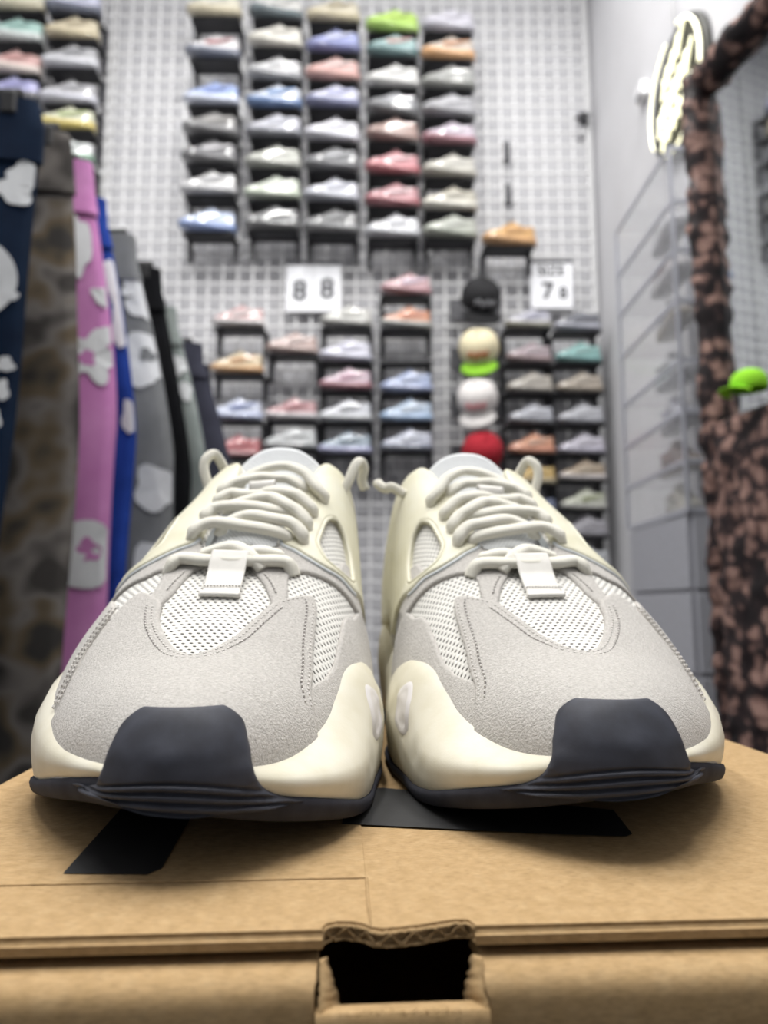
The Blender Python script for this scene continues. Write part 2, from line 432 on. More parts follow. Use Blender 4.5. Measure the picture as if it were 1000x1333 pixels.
SADDLE = [(.0820,-.225),(.0842,-.234),(.0903,-.202),(.0977,-.184),(.1053,-.155),(.1085,-.110),(.1115,-.04),(.1120,.02),(.1110,.07),(.1078,.114),(.1028,.157),(.0972,.201),(.0903,.239),(.0852,.262),(.0815,.248),
          (.0830,.290),(.0900,.325),(.0953,.324),(.1023,.314),(.1075,.322),(.1100,.345),(.1118,.395),(.1138,.47),(.1158,.549),(.1173,.614),(.1183,.665),(.120,.74),(.124,.84),(.128,.95),(.150,.95),(.145,.80),(.138,.66),(.1265,.58),(.1240,.488),(.1245,.395),(.1262,.326),(.1290,.265),(.1255,.235),(.1220,.215),
          (.1195,.10),(.1188,.0),(.1195,-.10),(.1225,-.185),(.1275,-.225),(.1300,-.30),(.1265,-.36),(.1250,-.43),(.1245,-.50),(.1265,-.60),(.136,-.70),(.145,-.85),(.150,-.95),(.128,-.95),(.122,-.84),(.1165,-.70),(.1135,-.60),(.1115,-.50),(.1095,-.414),(.1103,-.372),(.1100,-.330),(.1075,-.308),(.1020,-.300),(.0960,-.300),(.0900,-.305),(.0840,-.275)]
OPENING = [(.1215,.0),(.1222,.12),(.1245,.205),(.1301,.222),(.14,.245),(.151,.262),(.162,.275),(.179,.325),(.190,.372),(.1975,.43),(.2035,.52),(.2130,.66),(.2300,.82),(.2500,.88),(.2680,.84),(.2790,.76),(.2850,.60),(.2880,.30),(.2885,0),
           (.2880,-.30),(.2850,-.60),(.2790,-.76),(.2680,-.84),(.2500,-.88),(.2300,-.82),(.2130,-.66),(.2035,-.52),(.1975,-.43),(.190,-.362),(.1767,-.282),(.162,-.240),(.151,-.218),(.14,-.208),(.1301,-.195),(.1235,-.170),(.1218,-.10)]
QUARTER_M = [(.1238,.255),(.1268,.240),(.1301,.236),(.1401,.258),(.1510,.276),(.1618,.290),(.1785,.340),(.1895,.386),(.1960,.432),(.1985,.490),(.1992,.545),(.2030,.620),(.2110,.730),(.2260,.860),(.2480,.925),(.2680,.90),(.2800,.82),(.2860,.86),(.2860,.95),(.260,.975),(.220,.975),(.180,.96),(.155,.93),(.140,.84),(.1290,.735),(.1235,.665),(.1218,.585),(.1193,.488),(.1198,.395),(.1218,.326)]
WINDOW_M = [(.1312,.452),(.1384,.476),(.1474,.507),(.1524,.543),(.1553,.591),(.1548,.637),(.1525,.676),(.1470,.705),(.1390,.712),(.1310,.690),(.1262,.640),(.1240,.575),(.1237,.507),(.1264,.470)]
QUARTER_L = [(s, -(t - .035 * max(0, 1 - t / .5)) if t < .9 else -t) for s, t in QUARTER_M]
WINDOW_L = [(s, -t) for s, t in WINDOW_M]
MUD_M = [(.1118,.690),(.1058,.643),(.1010,.625),(.0967,.620),(.0856,.626),(.0778,.637),(.0667,.631),(.0592,.608),(.0536,.579),(.0490,.575),(.0440,.640),(.036,.70),(.033,.97),(.06,.985),(.10,.985),(.15,.985),(.145,.87),(.130,.78),(.120,.725)]
MUD_L = [(.118,-.66),(.1105,-.60),(.1030,-.545),(.0965,-.500),(.0912,-.505),(.0860,-.530),(.0805,-.572),(.0740,-.595),(.0660,-.600),(.0600,-.615),(.0540,-.645),(.048,-.75),(.044,-.97),(.07,-.985),(.11,-.985),(.155,-.985),(.150,-.88),(.138,-.80),(.127,-.72)]

# ---- sole: swept around the outline of the foot
zg_f = tab((0,.0160),(.012,.0130),(.03,.0090),(.05,.0050),(.07,.0020),(.09,.0003),(.11,0),(.25,.0),(.28,.0015),(.306,.007))
z1l_f = tab((0,.0258),(.018,.0256),(.030,.0268),(.053,.0310),(.073,.0362),(.1,.0430),(.13,.0480),(.16,.0470),(.2,.0520),(.25,.0620),(.306,.0660))
z1m_f = tab((0,.0258),(.015,.0256),(.035,.0275),(.055,.0318),(.070,.0366),(.080,.0403),(.090,.0428),(.1,.0438),(.12,.0440),(.16,.0470),(.2,.0520),(.25,.0620),(.306,.0660))
flare_f = tab((-.012,.0005),(.0,.0020),(.008,.0062),(.020,.0098),(.040,.0080),(.060,.0050),(.085,.0010),(.12,.0003),(.31,.0))
def flare(Q): return flare_f(Q[:, 1]) * (.5 + .5 * np.tanh((Q[:, 0] - .021) / .006))
def sole_outline(n=560):
    u = np.linspace(0, 1, 400) ** 2
    sA = np.concatenate([u[::-1] * .15, ]); 
    ss = np.concatenate([.15 * u, (.30 - .15 * u[::-1])[1:]])
    lat = np.stack([-wl_f(ss), ss], 1); med = np.stack([wm_f(ss), ss], 1)
    Q = np.vstack([lat[::-1], med[1:-1]])
    def resamp(Q, n):
        q = np.vstack([Q, Q[:1]]); l = np.concatenate([[0], np.cumsum(np.linalg.norm(np.diff(q, axis=0), axis=1))])
        k = np.linspace(0, l[-1], n, endpoint=False); return np.stack([np.interp(k, l, q[:, 0]), np.interp(k, l, q[:, 1])], 1)
    Q = resamp(Q, n)
    for rep in range(3):
        T = np.roll(Q, -1, 0) - np.roll(Q, 1, 0); T /= np.linalg.norm(T, axis=1, keepdims=True)
        Nn = np.stack([T[:, 1], -T[:, 0]], 1)
        ctr = np.array([0, .15]); 
        if ((Q - ctr) * Nn).sum() < 0: Nn = -Nn
        if rep == 0: Q = Q + Nn * (.0026 + .0004 * np.clip(Q[:, :1] / .03, 0, 1) + flare(Q)[:, None])
        for _ in range(12): Q = (np.roll(Q, 1, 0) + 2*Q + np.roll(Q, -1, 0)) / 4
        Q = resamp(Q, n)
    T = np.roll(Q, -1, 0) - np.roll(Q, 1, 0); T /= np.linalg.norm(T, axis=1, keepdims=True); Nn = np.stack([T[:, 1], -T[:, 0]], 1)
    if ((Q - np.array([0, .15])) * Nn).sum() < 0: Nn = -Nn
    return Q, Nn
SOLE_Q, SOLE_N = sole_outline()
_sd = .5 + .5 * np.tanh(SOLE_Q[:, 0] / .006)
_sy = np.clip(SOLE_Q[:, 1] + .005, 0, .306)
SOLE_G = np.clip(zg_f(_sy) - .0028 * np.tanh(SOLE_Q[:, 0] / .022) * tab((0,.5),(.02,1),(.05,1),(.08,.55),(.11,0),(.31,0))(_sy), 0, 1); SOLE_1 = z1l_f(_sy) * (1 - _sd) + z1m_f(_sy) * _sd
SOLE_0 = SOLE_G + np.interp(_sy, [0, .02, .05, .3], [.0080, .0062, .0046, .0046])

def sweep_sole(name, off, zz, mat, parent, cap=False):
    """off[i,j], zz[i,j]: inward offset and height at outline point i, profile point j"""
    M, K = off.shape
    V = np.empty((M, K, 3)); V[..., :2] = SOLE_Q[:, None] - SOLE_N[:, None] * off[..., None]; V[..., 2] = zz
    i, k = np.meshgrid(np.arange(M), np.arange(K-1), indexing='ij'); i = i.ravel(); k = k.ravel(); j = (i + 1) % M
    Fc = np.stack([i*K+k, j*K+k, j*K+k+1, i*K+k+1], 1).tolist()
    if cap: Fc += [[q*K for q in range(M)][::-1]]
    me = mesh_data(name, V.reshape(-1, 3), Fc, mat, True)
    bm = bmesh.new(); bm.from_mesh(me); bmesh.ops.recalc_face_normals(bm, faces=bm.faces); bm.to_mesh(me); bm.free()
    return me, V, Fc

def build_shoe(root):
    # upper -------------------------------------------------------
    body = panel('upper_body', None, .0002, m_vent, root, holes=[OPENING], under=.0045, stride=2, mat_edge=m_lining)
    panel('mudguard', MUD_M, .0016, m_suede, root, edge=.0012, mat_edge=m_suede2)
    panel('mudguard', MUD_L, .0016, m_suede, root, edge=.0012, mat_edge=m_suede2)
    panel('vamp_overlay', SADDLE, .0016, m_suede, root, edge=.0013, smooth_n=8, mat_edge=m_suede2)
    cap = panel('toe_cap', TOECAP, .0023, m_suede, root, edge=.0013, smooth_n=8, mat_edge=m_suede2)
    for q, w in ((QUARTER_M, WINDOW_M), (QUARTER_L, WINDOW_L)):
        panel('quarter', q, .0030, m_tpu, root, edge=.0016, holes=[w])
        # grey piping that shows along the lower edge of the quarter and around its window
        e = smooth_closed(q, 8); 
        low = [p for p in e if p[0] < .128 and abs(p[1]) < .70]
        low = sorted(low, key=lambda p: abs(p[1]))
        pts = on_shoe([p[0] - .0004 for p in low], [p[1] for p in low], .0016)
        MB().tube(pts, .0009, 6).build('piping', m_lining, root, True)
        wv = smooth_closed(w, 8); pts = on_shoe(wv[:, 0], wv[:, 1], .0022)
        MB().tube(pts, .0010, 6, closed=True).build('window_rim', m_tpu, root, True)
    # tongue --------------------------------------------------------
    nb, na = 60, 31; rows = []; STIP = .2010
    zf = tab((.100,0),(.120,-.0050),(.150,-.0050),(.172,-.0040),(.176,-.0040))
    for ib in range(nb):
        row = []
        for a in np.linspace(-1, 1, na):
            s = .104 + (STIP - .013 * abs(a) ** 2.6 - .104) * ib / (nb - 1)
            if s <= .172: zc = surf(s, 0.0)[2] + zf(s); yc = s
            else:
                k = s - .172; zc = surf(.172, 0.)[2] - .0040 + k * .92; yc = .172 + k * .74 - 2.0 * k * k
            hw = np.interp(s, [.104, .125, .165, .185], [.017, .020, .0240, .0240])
            xc = float(xc_f(s)) * np.interp(s, [.10, .16, .2], [1, 1, 0]) - .0028 * np.interp(s, [.15, .19], [0, 1])
            row.append((xc + hw * a, yc + .009 * a * a * np.interp(s, [.104, .17, .2], [.2, .7, 1]), zc - .0030 * a * a))
        rows.append(row)
    V = np.array(rows); uv = np.stack(np.broadcast_arrays(V[..., 0], np.linspace(0, .12, nb)[:, None]), -1).reshape(-1, 2)
    Fc = [(i*na+j, i*na+j+1, (i+1)*na+j+1, (i+1)*na+j) for i in range(nb-1) for j in range(na-1)]
    me = mesh_data('tongue', V.reshape(-1, 3), Fc, m_tongue, True, uv)
    tg = obj('tongue', me, root); md = tg.modifiers.new('thick', 'SOLIDIFY'); md.thickness = .006; md.offset = -1
    # tongue lace keeper
    A = np.array([(.1605,-.10),(.1627,.09),(.1541,.126),(.1530,-.056)])
    ku, kv = np.meshgrid(np.linspace(0, 1, 9), np.linspace(0, 1, 7), indexing='ij')
    st = ((1-ku)*(1-kv))[..., None]*A[0] + (ku*(1-kv))[..., None]*A[1] + (ku*kv)[..., None]*A[2] + ((1-ku)*kv)[..., None]*A[3]
    hh = .0065 + .0035 * np.sin(np.pi * kv)
    P = on_shoe(st[..., 0].ravel(), st[..., 1].ravel(), hh.ravel())
    Fq = [(i*7+j, i*7+j+1, (i+1)*7+j+1, (i+1)*7+j) for i in range(8) for j in range(6)]
    o = obj('lace_keeper', mesh_data('lace_keeper', P, Fq, m_tab), root); md = o.modifiers.new('t', 'SOLIDIFY'); md.thickness = .0012
    # lace tab at the vent -------------------------------------------
    A = np.array([(.1128,-.073),(.1123,.108),(.0880,.105),(.0885,-.066)]); na, nb = 15, 25
    ku, kv = np.meshgrid(np.linspace(0, 1, na), np.linspace(0, 1, nb), indexing='ij')
    st = ((1-ku)*(1-kv))[..., None]*A[0] + (ku*(1-kv))[..., None]*A[1] + (ku*kv)[..., None]*A[2] + ((1-ku)*kv)[..., None]*A[3]
    hh = np.interp(kv, [0, .12, .3, .5, .8, .9, 1], [.0058, .0074, .0062, .0040, .0026, .0024, .0022])
    P = on_shoe(st[..., 0].ravel(), st[..., 1].ravel(), hh.ravel())
    Fq = [(i*nb+j, i*nb+j+1, (i+1)*nb+j+1, (i+1)*nb+j) for i in range(na-1) for j in range(nb-1)]
    o = obj('lace_tab', mesh_data('lace_tab', P, Fq, m_tab), root); md = o.modifiers.new('t', 'SOLIDIFY'); md.thickness = .0012
    bv = o.modifiers.new('b', 'BEVEL'); bv.width = .0004; bv.segments = 2
    k = np.linspace(-.06, 1.02, 24); lip = on_shoe(.0888 + (.0850-.0855)*k - .0008, -.066 + .171*k, .0015)
    ribbon('tab_hem', lip, np.tile((0, -.5, 1.), (24, 1)), .0016, .0009, m_tab, o, 10)
    mb = MB()
    for q in np.linspace(.04, .96, 12):
        a = on_shoe([.0912], [-.066 + .171*(q-.028)], .0028)[0]; b = on_shoe([.0912], [-.066 + .171*(q+.028)], .0028)[0]
        mb.tube([a, (a+b)/2 + (0, 0, .0001), b], .00028, 5)
    mb.build('tab_stitching', m_thread, o, True, kind='stuff')
    # laces --------------------------------------------------------------
    lo, e0 = .0042, -.001
    R = dict(
        r3a=[(.1238,-.255),(.1279,-.225),(.1312,-.161),(.1306,-.068),(.1285,.027),(.1254,.151),(.1233,.264)],
        r3b=[(.1274,-.108),(.1329,-.015),(.134,.07),(.1323,.195),(.1312,.27),(.1279,.32),(.1238,.355)],
        r2a=[(.1345,-.252),(.1396,-.237),(.1429,-.196),(.144,-.102),(.1429,.039),(.1396,.145),(.1379,.282)],
        r2b=[(.1429,-.143),(.1463,-.015),(.1479,.052),(.1485,.139),(.1429,.251),(.139,.32),(.1334,.38)],
        r1a=[(.1468,-.262),(.1507,-.222),(.1536,-.178),(.1526,-.079),(.1524,.052),(.1496,.189),(.1479,.264)],
        r1b=[(.1479,-.079),(.1524,.027),(.153,.132),(.153,.226),(.1513,.295),(.1474,.351),(.1435,.412)],
        r0a=[(.1553,-.300),(.161,-.258),(.1651,-.172),(.1684,-.073),(.1668,.064),(.1651,.176),(.1595,.308)],
        r0b=[(.1640,-.225),(.1701,-.126),(.1745,-.01),(.1758,.139),(.1710,.276),(.1668,.345),(.1602,.408),(.1566,.475)])
    for k, pts in R.items():
        n = len(pts); under = k.endswith('a')
        lift = [.0042, .0024, .0006] + [0]*(n-6) + [.0006, .0024, .0042]
        pts = [(a + q, b) for (a, b), q in zip(pts, lift)]
        if under: hs = [.0048] + [.0058] + [.0062]*(n-5) + [.0060, .0055, .0040]
        else: hs = [.0042, .0062] + [.0074]*(n-4) + [.0064, .0048]
        if k[1] == '0' and not under: hs = [.0045, .0066] + [.0080]*(n-5) + [.0072, .0064, .0048]
        d0, d1 = np.array(pts[0]) - np.array(pts[1]), np.array(pts[-1]) - np.array(pts[-2])
        e = lambda d: np.array([0.0, math.copysign(.055, d[1])])
        pts = [tuple(np.array(pts[0]) + .35*e(d0))] + pts + [tuple(np.array(pts[-1]) + .35*e(d1))]; hs = [.0010] + hs + [.0010]
        strand(pts, hs, root, .0030, .0020)
    strand([(.1163,-.150),(.1158,-.062),(.1153,.015),(.1118,.083),(.1078,.139),(.1058,.182)], [.002,.0045,.006,.006,.0045,.002], root)
    strand([(.1043,-.044),(.1093,-.004),(.1118,.064),(.1138,.132),(.1143,.201),(.1173,.250)], [.002,.003,.0042,.0050,.0045,.002], root)
    strand([(.1085,-.300),(.1093,-.266),(.1113,-.240),(.1103,-.184),(.1083,-.114),(.1070,-.02),(.1065,.05),(.1073,.115),(.1085,.176),(.1100,.251),(.1103,.300),(.1085,.340)], [.000,.0035,.0040,.0040,.0040,.0045,.0045,.0045,.0040,.0040,.0036,.000], root, .0030, .0020)
    # stitching -----------------------------------------------------------
    mb = MB()
    def stitch_row(pts, inset, pitch=.0022, h=.0021):
        A = smooth_closed(pts, 14, closed=False); P = on_shoe(A[:, 0], A[:, 1], 0.0); nn = bil(GN, A[:, 0], A[:, 1])
        T = np.gradient(P, axis=0); T /= np.linalg.norm(T, axis=1, keepdims=True); W = np.cross(nn, T)
        P = P + W * inset + nn * h
        l = np.concatenate([[0], np.cumsum(np.linalg.norm(np.diff(P, axis=0), axis=1))])
        for a in np.arange(pitch * .5, l[-1] - pitch, pitch):
            f = lambda q: np.array([np.interp(q, l, P[:, c]) for c in range(3)])
            nv = np.array([np.interp(a, l, nn[:, c]) for c in range(3)])
            A0, A1 = f(a), f(a + pitch * .62)
            mb.tube([A0 - nv*.0003, A0*.7 + A1*.3 + nv*.00018, A0*.3 + A1*.7 + nv*.00018, A1 - nv*.0003], [.0002, .00036, .00036, .0002], 5, 0)
            c = f(a + pitch * .81) + nv * .00012
            u = (A1 - A0) / np.linalg.norm(A1 - A0); w = np.cross(nv, u)
            mb.add([c + .0005*(math.cos(q)*u + math.sin(q)*w) for q in np.arange(6)*math.pi/3], [tuple(range(6))], 1)
    ventlow = TOECAP[-11:] + [TOECAP[0]]      # along the vent, right to left
    ventlow = [(.0852,.266),(.0796,.236),(.0711,.192),(.0618,.145),(.0561,.095),(.0508,.039),(.0478,-.025),(.0505,-.085),(.0574,-.139),(.0658,-.186),(.0751,-.221),(.0842,-.236)]
    sgn = -1
    P0 = on_shoe([.0508], [.039])[0]
    for ins in (.0024, .0046): stitch_row(ventlow, ins * STITCH_SIGN[0])
    med = [(.0440,.700),(.0475,.645),(.0515,.600),(.0605,.558),(.0698,.518),(.0805,.497),(.0912,.478),(.0965,.455)]
    for ins in (.0020, .0046): stitch_row(med, ins * STITCH_SIGN[1])
    top = [(.0955,.390),(.093,.358),(.0889,.308),(.0852,.266)]
    for ins in (.0020,): stitch_row(top, ins * STITCH_SIGN[1])
    lat = [(.0532,-.690),(.0583,-.640),(.0623,-.600),(.0663,-.574),(.0711,-.549),(.081,-.491),(.0921,-.426)]
    for ins in (.0020, .0046): stitch_row(lat, ins * STITCH_SIGN[2])
    # suede saddle rows along the vent
    vr = [(.1028,.157),(.0972,.201),(.0903,.239)]; stitch_row(vr, .0026 * STITCH_SIGN[3], h=.0016)
    vl = [(.1053,-.155),(.0977,-.184),(.0903,-.202)]; stitch_row(vl, -.0026 * STITCH_SIGN[3], h=.0016)
    mb.build('stitching', [m_thread, m_hole], root, False, kind='stuff')
    # sole ---------------------------------------------------------------
    M = len(SOLE_Q)
    fr = np.array([0, .06, .15, .25, .36, .47, .58, .68, .77, .85, .91, .955, .985, 1.0, .985, .94])
    of = np.interp(fr, [0, .06, .2, .45, .68, .85, .955, 1.0], [.0012, .0004, -.0004, -.0010, .0000, .0026, .0058, .0086])
    of[14] = .0115; of[15] = .0140
    ff = np.array(fr); ff[13:] = 1.0; sm = np.clip((ff - .30) / .70, 0, 1); off = np.tile(of, (M, 1)) + flare(SOLE_Q)[:, None] * (sm * sm * (3 - 2*sm))[None]; zz = SOLE_0[:, None] - .0006 + (SOLE_1 - SOLE_0 + .0006)[:, None] * fr[None]
    sy = SOLE_Q[:, 1][:, None]; xm = SOLE_Q[:, 0][:, None] > 0
    # lower lip of the inner side: a crease climbing backwards, the foam below it standing proud
    zl = .0085 + (sy - .040) * .36
    crease = np.exp(-((zz - zl) / .0012) ** 2) * np.clip((sy - .045) / .015, 0, 1) * np.clip((.105 - sy) / .01, 0, 1) * xm
    off = off + .0011 * crease - .0006 * np.clip((zl - zz) / .0015, 0, 1) * np.clip((sy - .050) / .02, 0, 1) * np.clip((.12 - sy) / .02, 0, 1) * xm
    # waves along the mid foot
    off = off + np.where(xm, .002, .004) * np.sin((sy - .09) * 70) * np.clip((sy - .10) / .03, 0, 1) * np.clip(.5 + (zz - .02) / .03, 0, 1) * np.clip((.27 - sy) / .03, 0, 1)
    me_mid, Vm, Fm = sweep_sole('midsole', off, zz, m_foam, root)
    obj('midsole', me_mid, root)
    fr = np.array([0, .0, .12, .4, .7, .95, 1.0, 1.0]); of = np.array([.010, .0016, .0003, -.0004, -.0007, -.0004, .0004, .006])
    off = np.tile(of, (M, 1)); zz = SOLE_G[:, None] + (SOLE_0 - SOLE_G)[:, None] * fr[None]
    me, _, _ = sweep_sole('outsole', off, zz, m_outsole, root, cap=True); obj('outsole', me, root)
    # toe bumper -----------------------------------------------------------
    capv = np.empty((len(cap.data.vertices), 3)); cap.data.vertices.foreach_get('co', capv.ravel()) if False else None
    capv = np.array([v.co for v in cap.data.vertices]); capf = [tuple(p.vertices) for p in cap.data.polygons]
    Vall = np.vstack([capv, Vm.reshape(-1, 3)]); Fa = capf + [tuple(i + len(capv) for i in f) for f in Fm]
    bvh = BVHTree.FromPolygons([Vector(v) for v in Vall], Fa)
    ZB0, ZB1 = .0158, .0368
    xl_f = tab((.0158,-.0290),(.0172,-.0232),(.0192,-.0190),(.0225,-.0165),(.0285,-.0148),(.0328,-.0133),(.0350,-.0112),(.0368,-.0080))
    xr_f = tab((.0158,.0300),(.0172,.0252),(.0192,.0212),(.0225,.0186),(.0285,.0162),(.0328,.0146),(.0350,.0124),(.0368,.0090))
    fq = SOLE_Q[SOLE_Q[:, 1] < .05]; fq = fq[np.argsort(fq[:, 0])]
    nz, nx = 84, 57; Vb = np.zeros((nz, nx, 3)); zs = np.linspace(ZB0, ZB1, nz)
    d = Vector((0, .94, -.34)).normalized()
    def cap_y(x, z):
        oz = z + .02; y = None
        for it in range(8):
            h = bvh.ray_cast(Vector((x, -.06, oz)), d)
            if h[0] is None: oz -= .001; continue
            y = h[0].y; e = z - h[0].z; oz += e
            if abs(e) < 5e-5: break
        return y if y is not None else .01
    us = np.linspace(-1, 1, nx); zk = np.array([.026, .029, .0315, .0335, .0352]); prof = {}
    for j, u in enumerate(us):
        for k, z in enumerate(zs):
            x = (xl_f(z) + xr_f(z)) / 2 + (xr_f(z) - xl_f(z)) / 2 * u
            yb = np.interp(x, fq[:, 0], fq[:, 1])
            Vb[k, j, 0] = x; Vb[k, j, 2] = z
            lowy = yb - .0004 + .0008 * ((z - .019) / .006) ** 2 if z < .0235 else None
            Vb[k, j, 1] = lowy if lowy is not None else np.nan
            if z >= .0265: Vb[k, j, 1] = cap_y(x, z)
        y = Vb[:, j, 1]; ok = ~np.isnan(y); y[~ok] = np.interp(zs[~ok], zs[ok], y[ok])
    for _ in range(14):
        Vb[1:-1, :, 1] = (Vb[:-2, :, 1] + 2*Vb[1:-1, :, 1] + Vb[2:, :, 1]) / 4
        Vb[:, 1:-1, 1] = (Vb[:, :-2, 1] + 2*Vb[:, 1:-1, 1] + Vb[:, 2:, 1]) / 4
    Vb[..., 2] -= .0028 * np.tanh(Vb[..., 0] / .022) * .85 * np.clip((.0232 - zs[:, None]) / .0070, 0, 1)      # follow the tilt of the tread
    nn = np.cross(np.gradient(Vb, axis=1), np.gradient(Vb, axis=0)); nn /= np.linalg.norm(nn, axis=-1, keepdims=True)
    if nn[nz//2, nx//2, 1] > 0: nn = -nn
    xf = (us[None] + 1) / 2; zz = zs[:, None]
    de = np.minimum(np.minimum(xf, 1 - xf) * (Vb[:, -1:, 0] - Vb[:, :1, 0]), (ZB1 - zz) * 1.7)
    th = .0026 * np.sqrt(1 - (1 - np.clip(de / (.0022 + .014 * np.clip((.0215 - zz) / .005, 0, 1)), 0, 1)) ** 2)
    zr = zz + .0030 * (2*xf - 1) ** 2 - .0012
    th = th - .0011 * np.clip(np.cos(2*np.pi * zr / .0019), -.2, 1) * np.clip((.0213 - zr) / .0006, 0, 1) * np.clip(de / .004, 0, 1)
    Pb = Vb + nn * th[..., None]; back = Vb - nn * .0015; o = nz * nx
    Fb = [(k*nx+j, k*nx+j+1, (k+1)*nx+j+1, (k+1)*nx+j) for k in range(nz-1) for j in range(nx-1)]
    rim = [(k*nx, (k+1)*nx) for k in range(nz-1)] + [((nz-1)*nx+j, (nz-1)*nx+j+1) for j in range(nx-1)] + [((k+1)*nx+nx-1, k*nx+nx-1) for k in range(nz-1)] + [(j+1, j) for j in range(nx-1)]
    Fb += [(a, b, b+o, a+o) for a, b in rim]
    me = mesh_data('toe_bumper', np.vstack([Pb.reshape(-1, 3), back.reshape(-1, 3)]), Fb, m_rubber, True)
    bm = bmesh.new(); bm.from_mesh(me); bmesh.ops.recalc_face_normals(bm, faces=bm.faces); bm.to_mesh(me); bm.free()
    obj('toe_bumper', me, root)
    # pale insert on the inner side of the midsole --------------------------
    bm2 = BVHTree.FromPolygons([Vector(v) for v in Vm.reshape(-1, 3)], [tuple(f) for f in Fm])
    for side in (1,):
        ol = smooth_closed([(.0790,.0350),(.0830,.0358),(.0868,.0335),(.0862,.0275),(.0822,.0205),(.0772,.0178),(.0730,.0184),(.0716,.0220),(.0740,.0290)], 5)
        c = ol.mean(0); V = []; nr = 6
        for k in range(nr + 1):
            f = k / nr
            for (yy, z0) in ol:
                y_, z_ = c[0] + (yy - c[0]) * f, c[1] + (z0 - c[1]) * f
                h = bm2.ray_cast(Vector((side * .12, y_, z_)), Vector((-side, 0, 0)))
                p = h[0] if h[0] and abs(h[0].x) > .02 else Vector((side * .044, y_, z_))
                hh = .0007 if f < .82 else (.0012 if f < .95 else -.0004)
                V.append((p.x + side * hh, p.y, p.z))
        n = len(ol); Fi = [(k*n+i, k*n+(i+1) % n, (k+1)*n+(i+1) % n, (k+1)*n+i) for k in range(1, nr) for i in range(n)] + [tuple(n + i for i in range(n))]
        me = mesh_data('sole_insert', np.array(V), Fi, m_insert, True)
        bm = bmesh.new(); bm.from_mesh(me); bmesh.ops.delete(bm, geom=[v for v in bm.verts if not v.link_faces], context='VERTS'); bmesh.ops.recalc_face_normals(bm, faces=bm.faces); bm.to_mesh(me); bm.free()
        obj('sole_insert', me, root)

STITCH_SIGN = [1, 1, 1, 1]
shoe_a = empty('sneaker', (-.0498, .1745, 0), 0, 'grey suede and cream sneaker on the box, standing on the hanging trousers side', 'sneaker', 'pair of sneakers on the shoe box')
build_shoe(shoe_a)
shoe_b = copy_tree(shoe_a)
shoe_b.location = (.0621, .1895, 0); shoe_b.rotation_euler = (0, 0, math.radians(6.4)); shoe_b.scale = (-1, 1, 1)
shoe_b['label'] = 'grey suede and cream sneaker on the box, standing on the mirror side'
# lace loops at the collars
for (root, pts_list) in (
    (shoe_a, [[(-.0345,.186,.112),(-.0385,.188,.122),(-.0415,.190,.131),(-.0410,.192,.137),(-.0375,.195,.140),(-.0335,.197,.134),(-.0300,.198,.126)],
              [(.0290,.186,.118),(.0325,.188,.126),(.0350,.191,.133),(.0375,.194,.136),(.0395,.196,.133),(.0385,.197,.127),(.0400,.197,.122)]]),
    (shoe_b, [[(-.0345,.186,.112),(-.0385,.188,.122),(-.0415,.190,.131),(-.0410,.192,.137),(-.0375,.195,.140),(-.0335,.197,.134),(-.0300,.198,.126)],
              [(.0310,.186,.119),(.0370,.187,.123),(.0405,.188,.1225),(.0435,.190,.1245),(.0445,.192,.1265)]])):
    for pts in pts_list: free_cord(pts, root)
# ---------------------------------------------------------------- shoe box
m_card = mottled('brown_cardboard', [rgb('9f845d'), rgb('a88c65'), rgb('af946d')], 240, .85, 900, .12, .0005, spec=.2, detail=8)
def _fibres():
    # short paper fibres lying across the board, a little lighter or darker than the rest
    m = m_card; tc = N(m, 'ShaderNodeTexCoord'); mp = N(m, 'ShaderNodeMapping'); mp.inputs['Scale'].default_value = (450, 1700, 1700); L(m, tc.outputs['Object'], mp.inputs[0])
    n = noise(m, 1.0, 3, vec=mp.outputs[0]); r = ramp(m, n.outputs[0], [(.35, (.80, .80, .80)), (.5, (1, 1, 1)), (.68, (1.12, 1.12, 1.12))])
    old = bsdf(m).inputs['Base Color'].links[0].from_socket; mx = N(m, 'ShaderNodeMixRGB'); mx.blend_type = 'MULTIPLY'; mx.inputs[0].default_value = .8
    L(m, old, mx.inputs[1]); L(m, r.outputs[0], mx.inputs[2]); L(m, mx.outputs[0], bsdf(m).inputs['Base Color'])
_fibres()
box = empty('shoe_box', (0, .150, 0), math.radians(3.4), 'brown cardboard shoe box with torn finger notch and black print under the sneakers', 'box')
BX0, BX1, BD = -.129, .174, .34
random.seed(4)
